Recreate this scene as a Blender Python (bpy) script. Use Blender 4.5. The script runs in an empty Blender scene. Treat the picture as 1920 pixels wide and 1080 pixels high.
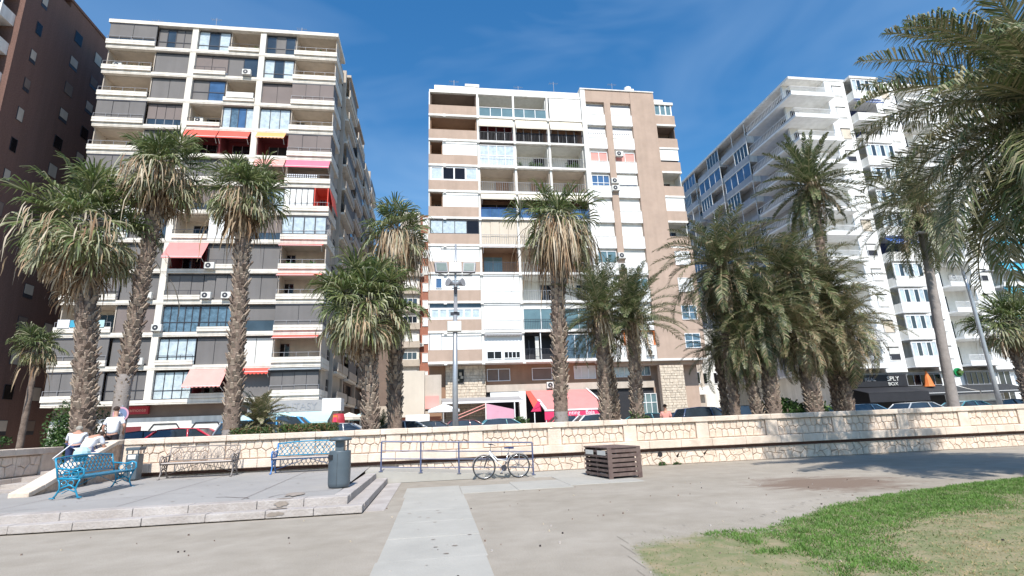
import bpy, math, random
import numpy as np
from mathutils import Vector, Matrix
R = math.radians
random.seed(7)
S = bpy.context.scene
COL = S.collection

# ------------------------------------------------------------------ camera
# world: X runs along the street, Y towards the buildings, Z up, eye 1.6 m above the sand
YAW, PITCH, ROLL, FPX = R(8.5695), R(14.4404), R(-2.2313), 983.06
fw = Vector((math.sin(YAW)*math.cos(PITCH), math.cos(YAW)*math.cos(PITCH), math.sin(PITCH)))
rt = Vector((math.cos(YAW), -math.sin(YAW), 0))
up = rt.cross(fw)
rt2 = rt*math.cos(ROLL) + up*math.sin(ROLL)
up2 = -rt*math.sin(ROLL) + up*math.cos(ROLL)
cd = bpy.data.cameras.new('camera'); cam = bpy.data.objects.new('camera', cd); COL.objects.link(cam)
cd.sensor_width = 36; cd.lens = 36*FPX/1920; cd.clip_start = .1; cd.clip_end = 3000
cam.matrix_world = Matrix(((rt2.x, up2.x, -fw.x, 0), (rt2.y, up2.y, -fw.y, 0), (rt2.z, up2.z, -fw.z, 1.6), (0, 0, 0, 1)))
S.camera = cam
S.render.resolution_x, S.render.resolution_y = 1024, 576

def at(px, py, Y):
    "world point at depth Y that the photo shows at pixel (px, py) of 1920 x 1080"
    d = fw + rt2*((px-960)/FPX) + up2*((540-py)/FPX)
    t = Y/d.y
    return Vector((0, 0, 1.6)) + d*t

# ------------------------------------------------------------------ sky and sun
SUN_EL, SUN_AZ = R(51), R(3)       # light travels towards +Y, a little towards +X
w = bpy.data.worlds.new("World"); S.world = w; w.use_nodes = True
nt = w.node_tree; nt.nodes.clear()
sky = nt.nodes.new('ShaderNodeTexSky'); sky.sky_type = 'NISHITA'; sky.sun_disc = False
sky.sun_elevation = SUN_EL; sky.sun_rotation = math.pi + SUN_AZ
sky.air_density = 1.5; sky.dust_density = .3; sky.ozone_density = 6.0; sky.altitude = 0
bg = nt.nodes.new('ShaderNodeBackground'); bg.inputs[1].default_value = .112
ow = nt.nodes.new('ShaderNodeOutputWorld')
hs = nt.nodes.new('ShaderNodeHueSaturation'); hs.inputs['Saturation'].default_value = 1.27; hs.inputs['Value'].default_value = 1.06
nt.links.new(sky.outputs[0], hs.inputs['Color'])
# thin high cloud wisps in the sky itself
stc = nt.nodes.new('ShaderNodeTexCoord'); smp = nt.nodes.new('ShaderNodeMapping'); smp.inputs['Scale'].default_value = (1.6, 2.2, 4.5); smp.inputs['Rotation'].default_value = (.3, .5, .2)
sno = nt.nodes.new('ShaderNodeTexNoise'); sno.inputs['Scale'].default_value = 1.5; sno.inputs['Detail'].default_value = 3.5; sno.inputs['Roughness'].default_value = .55; sno.inputs['Distortion'].default_value = .8
srp = nt.nodes.new('ShaderNodeValToRGB'); srp.color_ramp.elements[0].position = .38; srp.color_ramp.elements[1].position = .85; srp.color_ramp.elements[0].color = (0, 0, 0, 1); srp.color_ramp.elements[1].color = (.20, .20, .20, 1)
smx = nt.nodes.new('ShaderNodeMix'); smx.data_type = 'RGBA'; smx.inputs['B'].default_value = (5.2, 6.6, 8.2, 1)
nt.links.new(stc.outputs['Generated'], smp.inputs['Vector']); nt.links.new(smp.outputs[0], sno.inputs['Vector']); nt.links.new(sno.outputs['Fac'], srp.inputs['Fac'])
nt.links.new(srp.outputs['Color'], smx.inputs['Factor']); nt.links.new(hs.outputs[0], smx.inputs['A']); nt.links.new(smx.outputs['Result'], bg.inputs[0]); nt.links.new(bg.outputs[0], ow.inputs[0])
ld = bpy.data.lights.new('sun', 'SUN'); ld.energy = 4.6; ld.angle = R(.53); ld.color = (1, .955, .885)
sun = bpy.data.objects.new('sun', ld); COL.objects.link(sun)
ldir = Vector((math.sin(SUN_AZ)*math.cos(SUN_EL), math.cos(SUN_AZ)*math.cos(SUN_EL), -math.sin(SUN_EL)))
sun.rotation_euler = ldir.to_track_quat('-Z', 'Y').to_euler()
sun.location = (0, -20, 40)
S.view_settings.view_transform = 'Standard'; S.view_settings.look = 'None'
S.view_settings.gamma = 1; S.view_settings.exposure = .42

# ------------------------------------------------------------------ materials
def mat(name, col, rough=.8, var=.12, scale=3., bump=0., bscale=None, col2=None, stain=0., metal=0., coat=0., spec=None, trans=0.):
    m = bpy.data.materials.new(name); m.use_nodes = True
    n = m.node_tree; b = n.nodes['Principled BSDF']; L = n.links
    b.inputs['Roughness'].default_value = rough; b.inputs['Metallic'].default_value = metal
    if coat: b.inputs['Coat Weight'].default_value = coat; b.inputs['Coat Roughness'].default_value = .06
    if spec is not None: b.inputs['Specular IOR Level'].default_value = spec
    tc = n.nodes.new('ShaderNodeTexCoord')
    no = n.nodes.new('ShaderNodeTexNoise'); no.inputs['Scale'].default_value = scale; no.inputs['Detail'].default_value = 6
    no.inputs['Roughness'].default_value = .65
    L.new(tc.outputs['Object'], no.inputs['Vector'])
    rp = n.nodes.new('ShaderNodeValToRGB'); L.new(no.outputs['Fac'], rp.inputs['Fac'])
    c2 = col2 or tuple(c*(1-var*1.6) for c in col)
    c1 = tuple(min(1, c*(1+var)) for c in col)
    rp.color_ramp.elements[0].position = .3; rp.color_ramp.elements[1].position = .7
    rp.color_ramp.elements[0].color = (*c2, 1); rp.color_ramp.elements[1].color = (*c1, 1)
    out = rp.outputs['Color']
    if stain:
        mp = n.nodes.new('ShaderNodeMapping'); mp.inputs['Scale'].default_value = (1.6, 1.6, .12)
        L.new(tc.outputs['Object'], mp.inputs['Vector'])
        n2 = n.nodes.new('ShaderNodeTexNoise'); n2.inputs['Scale'].default_value = 1.3; n2.inputs['Detail'].default_value = 5
        L.new(mp.outputs['Vector'], n2.inputs['Vector'])
        r2 = n.nodes.new('ShaderNodeValToRGB'); r2.color_ramp.elements[0].position = .35; r2.color_ramp.elements[1].position = .62
        r2.color_ramp.elements[0].color = (1-stain, 1-stain, 1-stain*1.1, 1); r2.color_ramp.elements[1].color = (1, 1, 1, 1)
        L.new(n2.outputs['Fac'], r2.inputs['Fac'])
        mx = n.nodes.new('ShaderNodeMix'); mx.data_type = 'RGBA'; mx.blend_type = 'MULTIPLY'; mx.inputs['Factor'].default_value = 1
        L.new(out, mx.inputs['A']); L.new(r2.outputs['Color'], mx.inputs['B']); out = mx.outputs['Result']
    L.new(out, b.inputs['Base Color'])
    if bump:
        nb = n.nodes.new('ShaderNodeTexNoise'); nb.inputs['Scale'].default_value = bscale or scale*6; nb.inputs['Detail'].default_value = 8
        L.new(tc.outputs['Object'], nb.inputs['Vector'])
        bp = n.nodes.new('ShaderNodeBump'); bp.inputs['Strength'].default_value = bump; bp.inputs['Distance'].default_value = .05
        L.new(nb.outputs['Fac'], bp.inputs['Height']); L.new(bp.outputs['Normal'], b.inputs['Normal'])
    if trans:
        tr = n.nodes.new('ShaderNodeBsdfTranslucent'); ms = n.nodes.new('ShaderNodeMixShader'); ms.inputs[0].default_value = trans
        L.new(out, tr.inputs['Color']); L.new(b.outputs[0], ms.inputs[1]); L.new(tr.outputs[0], ms.inputs[2])
        L.new(ms.outputs[0], n.nodes['Material Output'].inputs['Surface'])
    return m

M = {}
def mk(k, *a, **kw): M[k] = mat(k, *a, **kw)
mk('white', (.80, .78, .74), .75, .05, 1.2, stain=.17, bump=.03)
mk('shaded_white', (.46, .46, .49), .75, .06, .8, stain=.12)  # greyer copy of the white, shade of the right block's side painted in
mk('bright_white', (.86, .86, .85), .6, .04, 1.5, stain=.10)
mk('cream', (.80, .745, .665), .8, .06, 1., stain=.17, bump=.03)
mk('beige_wall', (.52, .45, .38), .85, .08, .8, stain=.1)
mk('tan', (.45, .335, .265), .9, .07, .7, bump=.05, bscale=14, stain=.07)
mk('tan_dark', (.33, .20, .13), .9, .08, .7, stain=.1)
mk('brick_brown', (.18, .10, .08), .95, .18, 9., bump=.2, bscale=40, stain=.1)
mk('brick_red', (.36, .15, .10), .9, .12, 6., bump=.1, bscale=40)
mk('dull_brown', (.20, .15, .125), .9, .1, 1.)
mk('screen', (.165, .155, .152), .8, .06, .6, stain=.08)
mk('screen_brown', (.19, .155, .145), .8, .06, .6)
mk('screen_beige', (.62, .54, .44), .8, .05, .8, stain=.05)
mk('screen_white', (.82, .82, .80), .7, .02, .8, stain=.04)
mk('frame_dark', (.035, .035, .045), .45, .1, 3)
mk('frame_white', (.8, .8, .8), .4, .03, 3)
mk('frame_grey', (.3, .3, .32), .4, .1, 3)
mk('glass', (.035, .05, .065), .06, .3, .5, spec=.9)
mk('glass_dark', (.012, .010, .012), .08, .3, .5, spec=.35)
mk('glass_teal', (.13, .21, .23), .08, .15, .5, spec=.9)
mk('glass_blue', (.06, .13, .26), .07, .3, .6, spec=.9)
mk('curtain', (.50, .58, .62), .25, .18, 2.6, coat=.8)
mk('curtain_blue', (.10, .17, .23), .25, .35, 2.6, coat=.9)
mk('red_awning', (.74, .10, .07), .85, .06, 1.)
mk('coral_awning', (.63, .235, .22), .85, .06, 1.)
mk('pink_awning', (.72, .33, .29), .85, .06, 1.)
mk('magenta_awning', (.72, .16, .23), .85, .05, 1.)
mk('orange_awning', (.78, .36, .13), .85, .05, 1.)
mk('cream_awning', (.70, .63, .52), .85, .05, 1.)
mk('blue_awning', (.03, .10, .36), .85, .06, 1.)
mk('turquoise_awning', (.06, .36, .52), .85, .06, 1.)
mk('pale_blue_awning', (.42, .60, .62), .85, .05, 1.)
mk('grey_awning', (.33, .32, .32), .85, .06, 1.)
mk('black_awning', (.035, .037, .04), .8, .1, 1.)
mk('black', (.018, .018, .022), .7, .15, 2.)
mk('dark_red', (.16, .025, .03), .85, .1, 1.)
mk('sign_red', (.40, .025, .04), .6, .05, 1.)
mk('pink_cloth', (.62, .33, .42), .85, .06, 1.)
mk('orange', (.72, .20, .05), .7, .06, 1.)
mk('hot_red', (.66, .04, .13), .8, .05, 1.)
mk('ac', (.68, .67, .63), .6, .05, 3., stain=.08)
mk('stone', (.75, .635, .53), .9, .13, 4.5, bump=.6, bscale=30, col2=(.60, .46, .35))
mk('stone_pale', (.74, .63, .53), .9, .1, 2.2, bump=.4, bscale=26, col2=(.62, .50, .40), stain=.12)
mk('mortar', (.50, .39, .31), .95, .25, 8., bump=.3)
mk('rubble', (.62, .53, .42), .9, .22, 3., bump=.4, bscale=9)
mk('step_stone', (.42, .385, .36), .9, .13, 1.6, bump=.4, bscale=22, col2=(.33, .29, .265))
mk('concrete', (.39, .37, .33), .85, .07, 1.1, bump=.18, bscale=30)
mk('plaza_concrete', (.33, .312, .295), .85, .08, .6, bump=.15, bscale=30, stain=.0)
mk('stain_brown', (.31, .26, .22), .95, .2, 6.)
mk('sign_blue', (.16, .22, .36), .6, .1, 5.)
mk('ledge_shade', (.10, .055, .045), .95, .2, 3.)  # dark maroon shade below the wall ledge, put into the colour
mk('asphalt', (.06, .058, .056), .9, .15, 2., bump=.2)
mk('pavement', (.34, .31, .28), .9, .1, 1.)
mk('street_metal', (.42, .44, .47), .35, .1, 3., metal=.5)
mk('bin_grey', (.085, .11, .13), .45, .1, 2.5)
mk('rail_blue', (.09, .11, .20), .45, .2, 6.)
mk('iron_pale', (.27, .235, .215), .6, .15, 5.)
mk('bench_blue', (.012, .24, .40), .35, .14, 5., coat=.3)
mk('bench_deep', (.05, .20, .50), .35, .14, 5., coat=.3)
mk('bench_stone', (.50, .44, .40), .7, .12, 5.)
mk('iron', (.13, .11, .11), .6, .15, 5.)
mk('wood', (.145, .105, .09), .75, .22, 5., bump=.2, col2=(.09, .055, .05))
mk('wood_dark', (.03, .02, .02), .8, .2, 5.)
mk('trunk', (.22, .165, .13), .95, .28, 5., bump=.5, bscale=20, col2=(.10, .07, .055))
mk('trunk_smooth', (.30, .265, .245), .95, .12, 4., bump=.4, bscale=14)
mk('boot', (.36, .285, .22), .9, .25, 7.)
mk('fan_green', (.115, .16, .05), .5, .3, 1.5, trans=.3)
mk('fan_green2', (.215, .24, .095), .5, .3, 1.5, trans=.3)
mk('fan_pale', (.40, .40, .25), .6, .2, 1.5, trans=.3)
mk('dead', (.47, .345, .22), .85, .3, 2., trans=.25)
mk('dead2', (.62, .53, .40), .85, .2, 2., trans=.25)
mk('dead_dark', (.25, .15, .085), .9, .25, 2., trans=.15)
mk('date_green', (.085, .115, .05), .42, .3, 1.2, trans=.22)
mk('date_green2', (.17, .21, .085), .42, .25, 1.2, trans=.22)
mk('date_olive', (.35, .32, .19), .5, .2, 1.2, trans=.22)
mk('date_brown', (.36, .26, .155), .8, .25, 1.5, trans=.15)
mk('leaf', (.045, .10, .025), .55, .35, 4., trans=.2)
mk('leaf2', (.10, .17, .045), .55, .3, 4., trans=.2)
mk('leaf_red', (.22, .13, .06), .6, .3, 4., trans=.15)
mk('grass_green', (.14, .26, .05), .6, .25, 3., trans=.3)
mk('grass_dull', (.18, .235, .085), .7, .25, 3., trans=.25)
mk('grass_dry', (.42, .32, .17), .8, .2, 3., trans=.2)
mk('skin', (.50, .27, .19), .6, .06, 6.)
mk('hair_grey', (.32, .30, .26), .9, .2, 30.)
mk('hair_dark', (.04, .022, .015), .8, .2, 30.)
mk('shirt', (.74, .75, .80), .85, .03, 6.)
mk('shorts_dark', (.025, .02, .03), .85, .1, 6.)
mk('navy', (.04, .06, .16), .8, .2, 6.)
mk('teal_cloth', (.02, .20, .28), .8, .15, 6.)
mk('tyre', (.02, .02, .02), .85, .1, 5.)
mk('chrome', (.6, .6, .62), .25, .05, 5., metal=1.)
mk('lamp_glass', (.17, .21, .19), .25, .1, 5.)
mk('green_sign', (.01, .26, .08), .5, .08, 2.)
mk('light_red', (.5, .01, .01), .3, .1, 5.)
def paint(k, c): mk(k, c, .35, .04, 1., coat=.7)
for k, c in dict(car_red=(.50, .015, .045), car_maroon=(.16, .03, .04), car_blue=(.04, .28, .55), car_black=(.015, .016, .02), car_white=(.74, .74, .76),
                 car_silver=(.42, .44, .46), car_teal=(.06, .22, .27), car_navy=(.02, .05, .13), car_steel=(.10, .22, .34)).items(): paint(k, c)

# ground materials with their own patterns
def sand_material(lawn=False):
    m = bpy.data.materials.new('sand_ground'); m.use_nodes = True; n = m.node_tree; L = n.links; b = n.nodes['Principled BSDF']
    b.inputs['Roughness'].default_value = .95
    m.name = 'lawn_soil' if lawn else 'sand_ground'
    tc = n.nodes.new('ShaderNodeTexCoord')
    def noise(s, d=8, dist=0, rough=.6, sc=(1, 1, 1)):
        mp = n.nodes.new('ShaderNodeMapping'); mp.inputs['Scale'].default_value = sc; L.new(tc.outputs['Object'], mp.inputs['Vector'])
        x = n.nodes.new('ShaderNodeTexNoise'); x.inputs['Scale'].default_value = s; x.inputs['Detail'].default_value = d
        x.inputs['Distortion'].default_value = dist; x.inputs['Roughness'].default_value = rough; L.new(mp.outputs[0], x.inputs['Vector']); return x.outputs['Fac']
    def ramp(f, p0, p1, c0, c1):
        r = n.nodes.new('ShaderNodeValToRGB'); e = r.color_ramp.elements; e[0].position = p0; e[1].position = p1
        e[0].color = (*c0, 1); e[1].color = (*c1, 1); L.new(f, r.inputs['Fac']); return r.outputs['Color']
    def mul(a, c):
        x = n.nodes.new('ShaderNodeMix'); x.data_type = 'RGBA'; x.blend_type = 'MULTIPLY'; x.inputs['Factor'].default_value = 1
        L.new(a, x.inputs['A']); L.new(c, x.inputs['B']); return x.outputs['Result']
    c = ramp(noise(.22, 5, .4, sc=(1, 1.6, 1)), .35, .66, (.32, .282, .232), (.375, .335, .285))
    c = mul(c, ramp(noise(1.7, 8, .3), .3, .7, (.86, .85, .83), (1.07, 1.07, 1.07)))
    c = mul(c, ramp(noise(60, 4), .3, .62, (.82, .80, .78), (1.05, 1.05, 1.05)))
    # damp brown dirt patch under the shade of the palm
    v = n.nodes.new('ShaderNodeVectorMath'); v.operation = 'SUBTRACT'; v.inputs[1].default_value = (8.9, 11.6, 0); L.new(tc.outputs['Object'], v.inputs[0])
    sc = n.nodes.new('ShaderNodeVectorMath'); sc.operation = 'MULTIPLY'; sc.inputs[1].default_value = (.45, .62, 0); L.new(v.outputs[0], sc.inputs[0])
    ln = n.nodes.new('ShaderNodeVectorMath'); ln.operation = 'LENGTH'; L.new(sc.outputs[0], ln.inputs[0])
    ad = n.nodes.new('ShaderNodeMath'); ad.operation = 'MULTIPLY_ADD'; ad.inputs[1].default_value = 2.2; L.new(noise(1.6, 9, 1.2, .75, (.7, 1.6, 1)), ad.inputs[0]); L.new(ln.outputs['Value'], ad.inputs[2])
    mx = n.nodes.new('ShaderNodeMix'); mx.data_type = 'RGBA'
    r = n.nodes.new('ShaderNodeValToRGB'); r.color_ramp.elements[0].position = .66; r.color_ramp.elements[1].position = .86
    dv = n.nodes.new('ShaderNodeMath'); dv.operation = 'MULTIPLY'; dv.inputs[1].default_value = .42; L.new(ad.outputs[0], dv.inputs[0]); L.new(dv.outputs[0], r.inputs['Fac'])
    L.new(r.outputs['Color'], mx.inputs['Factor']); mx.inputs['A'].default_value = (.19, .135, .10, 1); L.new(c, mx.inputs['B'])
    outc = mx.outputs['Result']
    if lawn:
        at_ = n.nodes.new('ShaderNodeAttribute'); at_.attribute_name = 'cover'
        s1 = n.nodes.new('ShaderNodeMath'); s1.operation = 'MULTIPLY_ADD'; s1.inputs[1].default_value = 1.5; L.new(noise(3.2, 9, .5, .72), s1.inputs[0]); L.new(at_.outputs['Fac'], s1.inputs[2])
        s2 = n.nodes.new('ShaderNodeMath'); s2.operation = 'SUBTRACT'; s2.inputs[1].default_value = .75; L.new(s1.outputs[0], s2.inputs[0])
        rr = n.nodes.new('ShaderNodeValToRGB'); rr.color_ramp.elements[0].position = .12; rr.color_ramp.elements[1].position = .55; L.new(s2.outputs[0], rr.inputs['Fac'])
        soil = ramp(noise(2.3, 9, .3, .7), .34, .66, (.13, .165, .06), (.31, .245, .15))
        m2 = n.nodes.new('ShaderNodeMix'); m2.data_type = 'RGBA'; L.new(rr.outputs['Color'], m2.inputs['Factor']); L.new(outc, m2.inputs['A']); L.new(soil, m2.inputs['B']); outc = m2.outputs['Result']
    L.new(outc, b.inputs['Base Color'])
    bp = n.nodes.new('ShaderNodeBump'); bp.inputs['Strength'].default_value = .35; bp.inputs['Distance'].default_value = .02
    L.new(noise(35, 8), bp.inputs['Height']); L.new(bp.outputs['Normal'], b.inputs['Normal'])
    return m
M['sand'] = sand_material()

M['lawn'] = sand_material(True)


# ------------------------------------------------------------------ mesh building
class MB:
    def __init__(s): s.v = []; s.f = []; s.m = []; s.ms = []
    def mi(s, k):
        if k not in s.ms: s.ms.append(k)
        return s.ms.index(k)
    def poly(s, pts, k, faces=None):
        o = len(s.v); s.v += [tuple(p) for p in pts]
        for f in (faces or [tuple(range(len(pts)))]): s.f.append(tuple(i+o for i in f)); s.m.append(s.mi(k))
    def box(s, x0, x1, y0, y1, z0, z1, k, mtx=None):
        p = [(x0,y0,z0),(x1,y0,z0),(x1,y1,z0),(x0,y1,z0),(x0,y0,z1),(x1,y0,z1),(x1,y1,z1),(x0,y1,z1)]
        if mtx is not None: p = [tuple(mtx @ Vector(q)) for q in p]
        s.poly(p, k, [(0,3,2,1),(4,5,6,7),(0,1,5,4),(1,2,6,5),(2,3,7,6),(3,0,4,7)])
    def prism(s, pts, z0, z1, k):
        n = len(pts)
        s.poly([(x,y,z0) for x,y in pts]+[(x,y,z1) for x,y in pts], k, [tuple(range(n))[::-1], tuple(range(n,2*n))]+[(i,(i+1)%n,(i+1)%n+n,i+n) for i in range(n)])
    def slab(s, pts, off, k):
        "closed plate: polygon pts (3D) and the same shifted by off"
        n = len(pts); off = Vector(off); q = [Vector(p)+off for p in pts]
        s.poly(list(pts)+q, k, [tuple(range(n)), tuple(range(n,2*n))[::-1]]+[(i,i+n,(i+1)%n+n,(i+1)%n) for i in range(n)])
    def tube(s, pts, r, k, n=6, cap=True):
        pts = [Vector(p) for p in pts]; rr = r if isinstance(r, (list, tuple)) else [r]*len(pts)
        o = len(s.v); a = None
        for i, p in enumerate(pts):
            t = (pts[min(i+1, len(pts)-1)]-pts[max(i-1, 0)]).normalized()
            if a is None:
                a = t.cross(Vector((0, 0, 1)) if abs(t.z) < .9 else Vector((1, 0, 0))).normalized()
            else: a = (a-t*a.dot(t)).normalized()
            b = t.cross(a)
            for j in range(n):
                an = 2*math.pi*j/n; s.v.append(tuple(p+(a*math.cos(an)+b*math.sin(an))*rr[i]))
        km = s.mi(k)
        for i in range(len(pts)-1):
            for j in range(n):
                s.f.append((o+i*n+j, o+i*n+(j+1)%n, o+(i+1)*n+(j+1)%n, o+(i+1)*n+j)); s.m.append(km)
        if cap:
            s.f.append(tuple(o+j for j in range(n))[::-1]); s.m.append(km)
            s.f.append(tuple(o+(len(pts)-1)*n+j for j in range(n))); s.m.append(km)
    def lathe(s, c, prof, k, n=16):
        o = len(s.v); c = Vector(c); km = s.mi(k)
        for r, z in prof:
            for j in range(n):
                an = 2*math.pi*j/n; s.v.append((c.x+r*math.cos(an), c.y+r*math.sin(an), c.z+z))
        for i in range(len(prof)-1):
            for j in range(n): s.f.append((o+i*n+j, o+i*n+(j+1)%n, o+(i+1)*n+(j+1)%n, o+(i+1)*n+j)); s.m.append(km)
        s.f.append(tuple(o+j for j in range(n))[::-1]); s.m.append(km)
        s.f.append(tuple(o+(len(prof)-1)*n+j for j in range(n))); s.m.append(km)
    def build(s, name, parent=None, smooth=False, bevel=0, loc=None):
        me = bpy.data.meshes.new(name); me.from_pydata(s.v, [], s.f)
        for k in s.ms: me.materials.append(M[k])
        me.polygons.foreach_set('material_index', s.m)
        if smooth: me.polygons.foreach_set('use_smooth', [True]*len(s.f))
        me.update(); o = bpy.data.objects.new(name, me); COL.objects.link(o)
        if parent: o.parent = parent
        if loc is not None: o.location = loc
        if bevel:
            b = o.modifiers.new('bevel', 'BEVEL'); b.width = bevel; b.segments = 2; b.limit_method = 'ANGLE'; b.angle_limit = R(40)
        return o
def npmesh(name, V, F, mi, mats, parent=None):
    "V (n,3), F (m,4) quads"
    me = bpy.data.meshes.new(name); n = len(F)
    me.vertices.add(len(V)); me.vertices.foreach_set('co', np.ascontiguousarray(V, dtype=np.float32).ravel())
    me.loops.add(n*4); me.loops.foreach_set('vertex_index', np.ascontiguousarray(F, dtype=np.int32).ravel())
    me.polygons.add(n); me.polygons.foreach_set('loop_start', np.arange(0, n*4, 4, dtype=np.int32)); me.polygons.foreach_set('loop_total', np.full(n, 4, dtype=np.int32))
    for k in mats: me.materials.append(M[k])
    me.polygons.foreach_set('material_index', np.ascontiguousarray(mi, dtype=np.int32)); me.update(calc_edges=True); me.validate()
    o = bpy.data.objects.new(name, me); COL.objects.link(o)
    if parent: o.parent = parent
    return o
def tag(o, label=None, cat=None, group=None, kind=None):
    if label: o['label'] = label
    if cat: o['category'] = cat
    if group: o['group'] = group
    if kind: o['kind'] = kind
    return o
def empty(name, loc, label, cat, group=None, rz=0):
    o = bpy.data.objects.new(name, None); COL.objects.link(o); o.location = loc; o.rotation_euler = (0, 0, rz); o.empty_display_size = .3
    return tag(o, label, cat, group)
def sheet(name, x0, x1, y0, y1, z, k, kind='structure'):
    m = MB(); m.poly([(x0,y0,z),(x1,y0,z),(x1,y1,z),(x0,y1,z)], k); return tag(m.build(name), kind=kind)
def text(name, s, loc, size, k, parent=None, rot=(math.pi/2, 0, 0), ext=.02, sx=1., align='CENTER', shear=0):
    c = bpy.data.curves.new(name, 'FONT'); c.body = s; c.size = size; c.extrude = ext; c.align_x = align; c.shear = shear
    t = bpy.data.objects.new('tmp', c); COL.objects.link(t); bpy.context.view_layer.update()
    me = bpy.data.meshes.new_from_object(t.evaluated_get(bpy.context.evaluated_depsgraph_get())); bpy.data.objects.remove(t)
    me.name = name; me.materials.clear(); me.materials.append(M[k])
    o = bpy.data.objects.new(name, me); COL.objects.link(o); o.location = loc; o.rotation_euler = rot; o.scale = (sx, 1, 1)
    if parent: o.parent = parent
    return o
def dup(root, loc, label, group=None, rz=None):
    r = root.copy(); COL.objects.link(r); r.location = loc; r['label'] = label
    if rz is not None: r.rotation_euler = (0, 0, rz)
    if group: r['group'] = group
    for ch in list(root.children):
        c = ch.copy(); COL.objects.link(c); c.parent = r
        for g in ch.children: d = g.copy(); COL.objects.link(d); d.parent = c
    return r
# ================================================================== SETTING
sheet('ground', -600, 600, -300, 900, 0, 'sand')
# street side is higher than the sand: promenade, road, far pavement
m = MB(); m.box(-9.25, 150, 18.45, 22.4, .004, .72, 'pavement'); m.box(-150, -9.25, 18.75, 22.4, .004, .72, 'pavement'); tag(m.build('promenade'), kind='structure')
m = MB(); m.box(-150, 150, 22.4, 38, .004, .42, 'asphalt'); tag(m.build('road'), kind='structure')
m = MB()
for x in range(-60, 60, 3):
    m.box(x, x+1.6, 30.1, 30.22, .42, .424, 'bright_white')
tag(m.build('road_marking'), kind='structure')
m = MB(); m.box(-150, 150, 38, 230, .004, .66, 'pavement'); tag(m.build('far_pavement'), kind='structure')

# plaza on the left, two stone steps down to the sand
def pz(y): return .30 + max(0, min(1, (y-11.6)/6.6))*.12
m = MB()
m.poly([(-60,11.95,.30),(-2.08,11.95,.30),(-2.08,18.2,.42),(-60,18.2,.42)], 'plaza_concrete')
m.poly([(-60,11.95,0),(-2.08,11.95,0),(-2.08,11.95,.298),(-60,11.95,.298)], 'concrete')
tag(m.build('plaza'), kind='structure')
m = MB()
def step_row(axis, a0, a1, w0, w1, z0, z1, seed, top2=None):
    rnd = random.Random(seed); p = a0
    while p < a1-.05:
        q = min(a1, p+rnd.uniform(.85, 1.5))
        j = rnd.uniform(-.006, .006)
        if axis == 'x': m.box(p+.004, q-.004, w0+j, w1, z0, z1+j*.5, 'step_stone')
        else: m.box(w0, w1+j, p+.004, q-.004, z0, z1+j*.5, 'step_stone')
        p = q
step_row('x', -60, -1.75, 11.6, 11.94, .02, .305, 3)
step_row('x', -60, -1.42, 11.28, 11.595, .02, .16, 4)
tag(m.build('front_step', bevel=.012), kind='structure')
m = MB()
step_row('y', 11.96, 16.85, -2.07, -1.75, .02, .315, 5)
step_row('y', 11.62, 16.85, -1.745, -1.42, .02, .165, 6)
tag(m.build('side_step', bevel=.012), kind='structure')
m = MB(); rnd = random.Random(31)
def crack(x, y, a, L, n, w):
    p = [(x, y)]
    for i in range(n):
        a += rnd.uniform(-.5, .5); p.append((p[-1][0]+L/n*math.cos(a), p[-1][1]+L/n*math.sin(a)))
    for (x0, y0), (x1, y1) in zip(p, p[1:]):
        if y0 > 18 or y1 > 18 or y0 < 12 or y1 < 12 or x0 > -2.2 or x1 > -2.2: break
        d = math.hypot(x1-x0, y1-y0); nx, ny = -(y1-y0)/d*w/2, (x1-x0)/d*w/2
        m.poly([(x0-nx, y0-ny, pz(y0)+.0035), (x1-nx, y1-ny, pz(y1)+.0035), (x1+nx, y1+ny, pz(y1)+.0035), (x0+nx, y0+ny, pz(y0)+.0035)], 'wood')
crack(-4.6, 12.6, .35, 1.7, 9, .03); crack(-7.5, 13.1, .2, 2.2, 10, .012); crack(-10.5, 13.2, .1, 3, 12, .012); crack(-5, 15.2, .1, 2.5, 11, .010); crack(-3.4, 12.1, 1.2, 1.5, 8, .02)
for x in (-3.9, -6.2, -8.6, -11): 
    m.poly([(x, 12, pz(12)+.003), (x+.012, 12, pz(12)+.003), (x+.012, 18, pz(18)+.003), (x, 18, pz(18)+.003)], 'wood')
tag(m.build('pavement_crack'), kind='structure')
m = MB(); rn_ = random.Random(8)
def blot(cx, cy, rx, ry, z, f):
    k = 14; m.poly([f(cx+rx*math.cos(2*math.pi*i/k)*rn_.uniform(.6, 1.15), cy+ry*math.sin(2*math.pi*i/k)*rn_.uniform(.6, 1.15), z) for i in range(k)], 'stain_brown')
blot(-2.95, 12.35, .28, .32, 0, lambda x, y, z: (x, y, pz(y)+.012)); blot(-2.98, 11.78, .17, .12, .3125, lambda x, y, z: (x, y, z)); blot(-3.0, .235, .15, .06, 0, lambda x, y, z: (x, 11.588, y)); blot(-3.02, 11.45, .2, .11, .172, lambda x, y, z: (x, y, z)); blot(-3.05, .09, .17, .05, 0, lambda x, y, z: (x, 11.268, y))
for i in range(22):
    x, y = rn_.uniform(-.68, .6), rn_.uniform(5.5, 13); s_ = rn_.uniform(.008, .03); blot(x, y, s_*1.5, s_, .0215, lambda x, y, z: (x, y, z))
for i in range(70):
    x, y = rn_.uniform(-11, -2.4), rn_.uniform(12.2, 17.5); s_ = rn_.uniform(.01, .04); blot(x, y, s_, s_, .004, lambda x, y, z: (x, y, pz(y)+z))
tag(m.build('wet_stain'), kind='structure')
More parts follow.
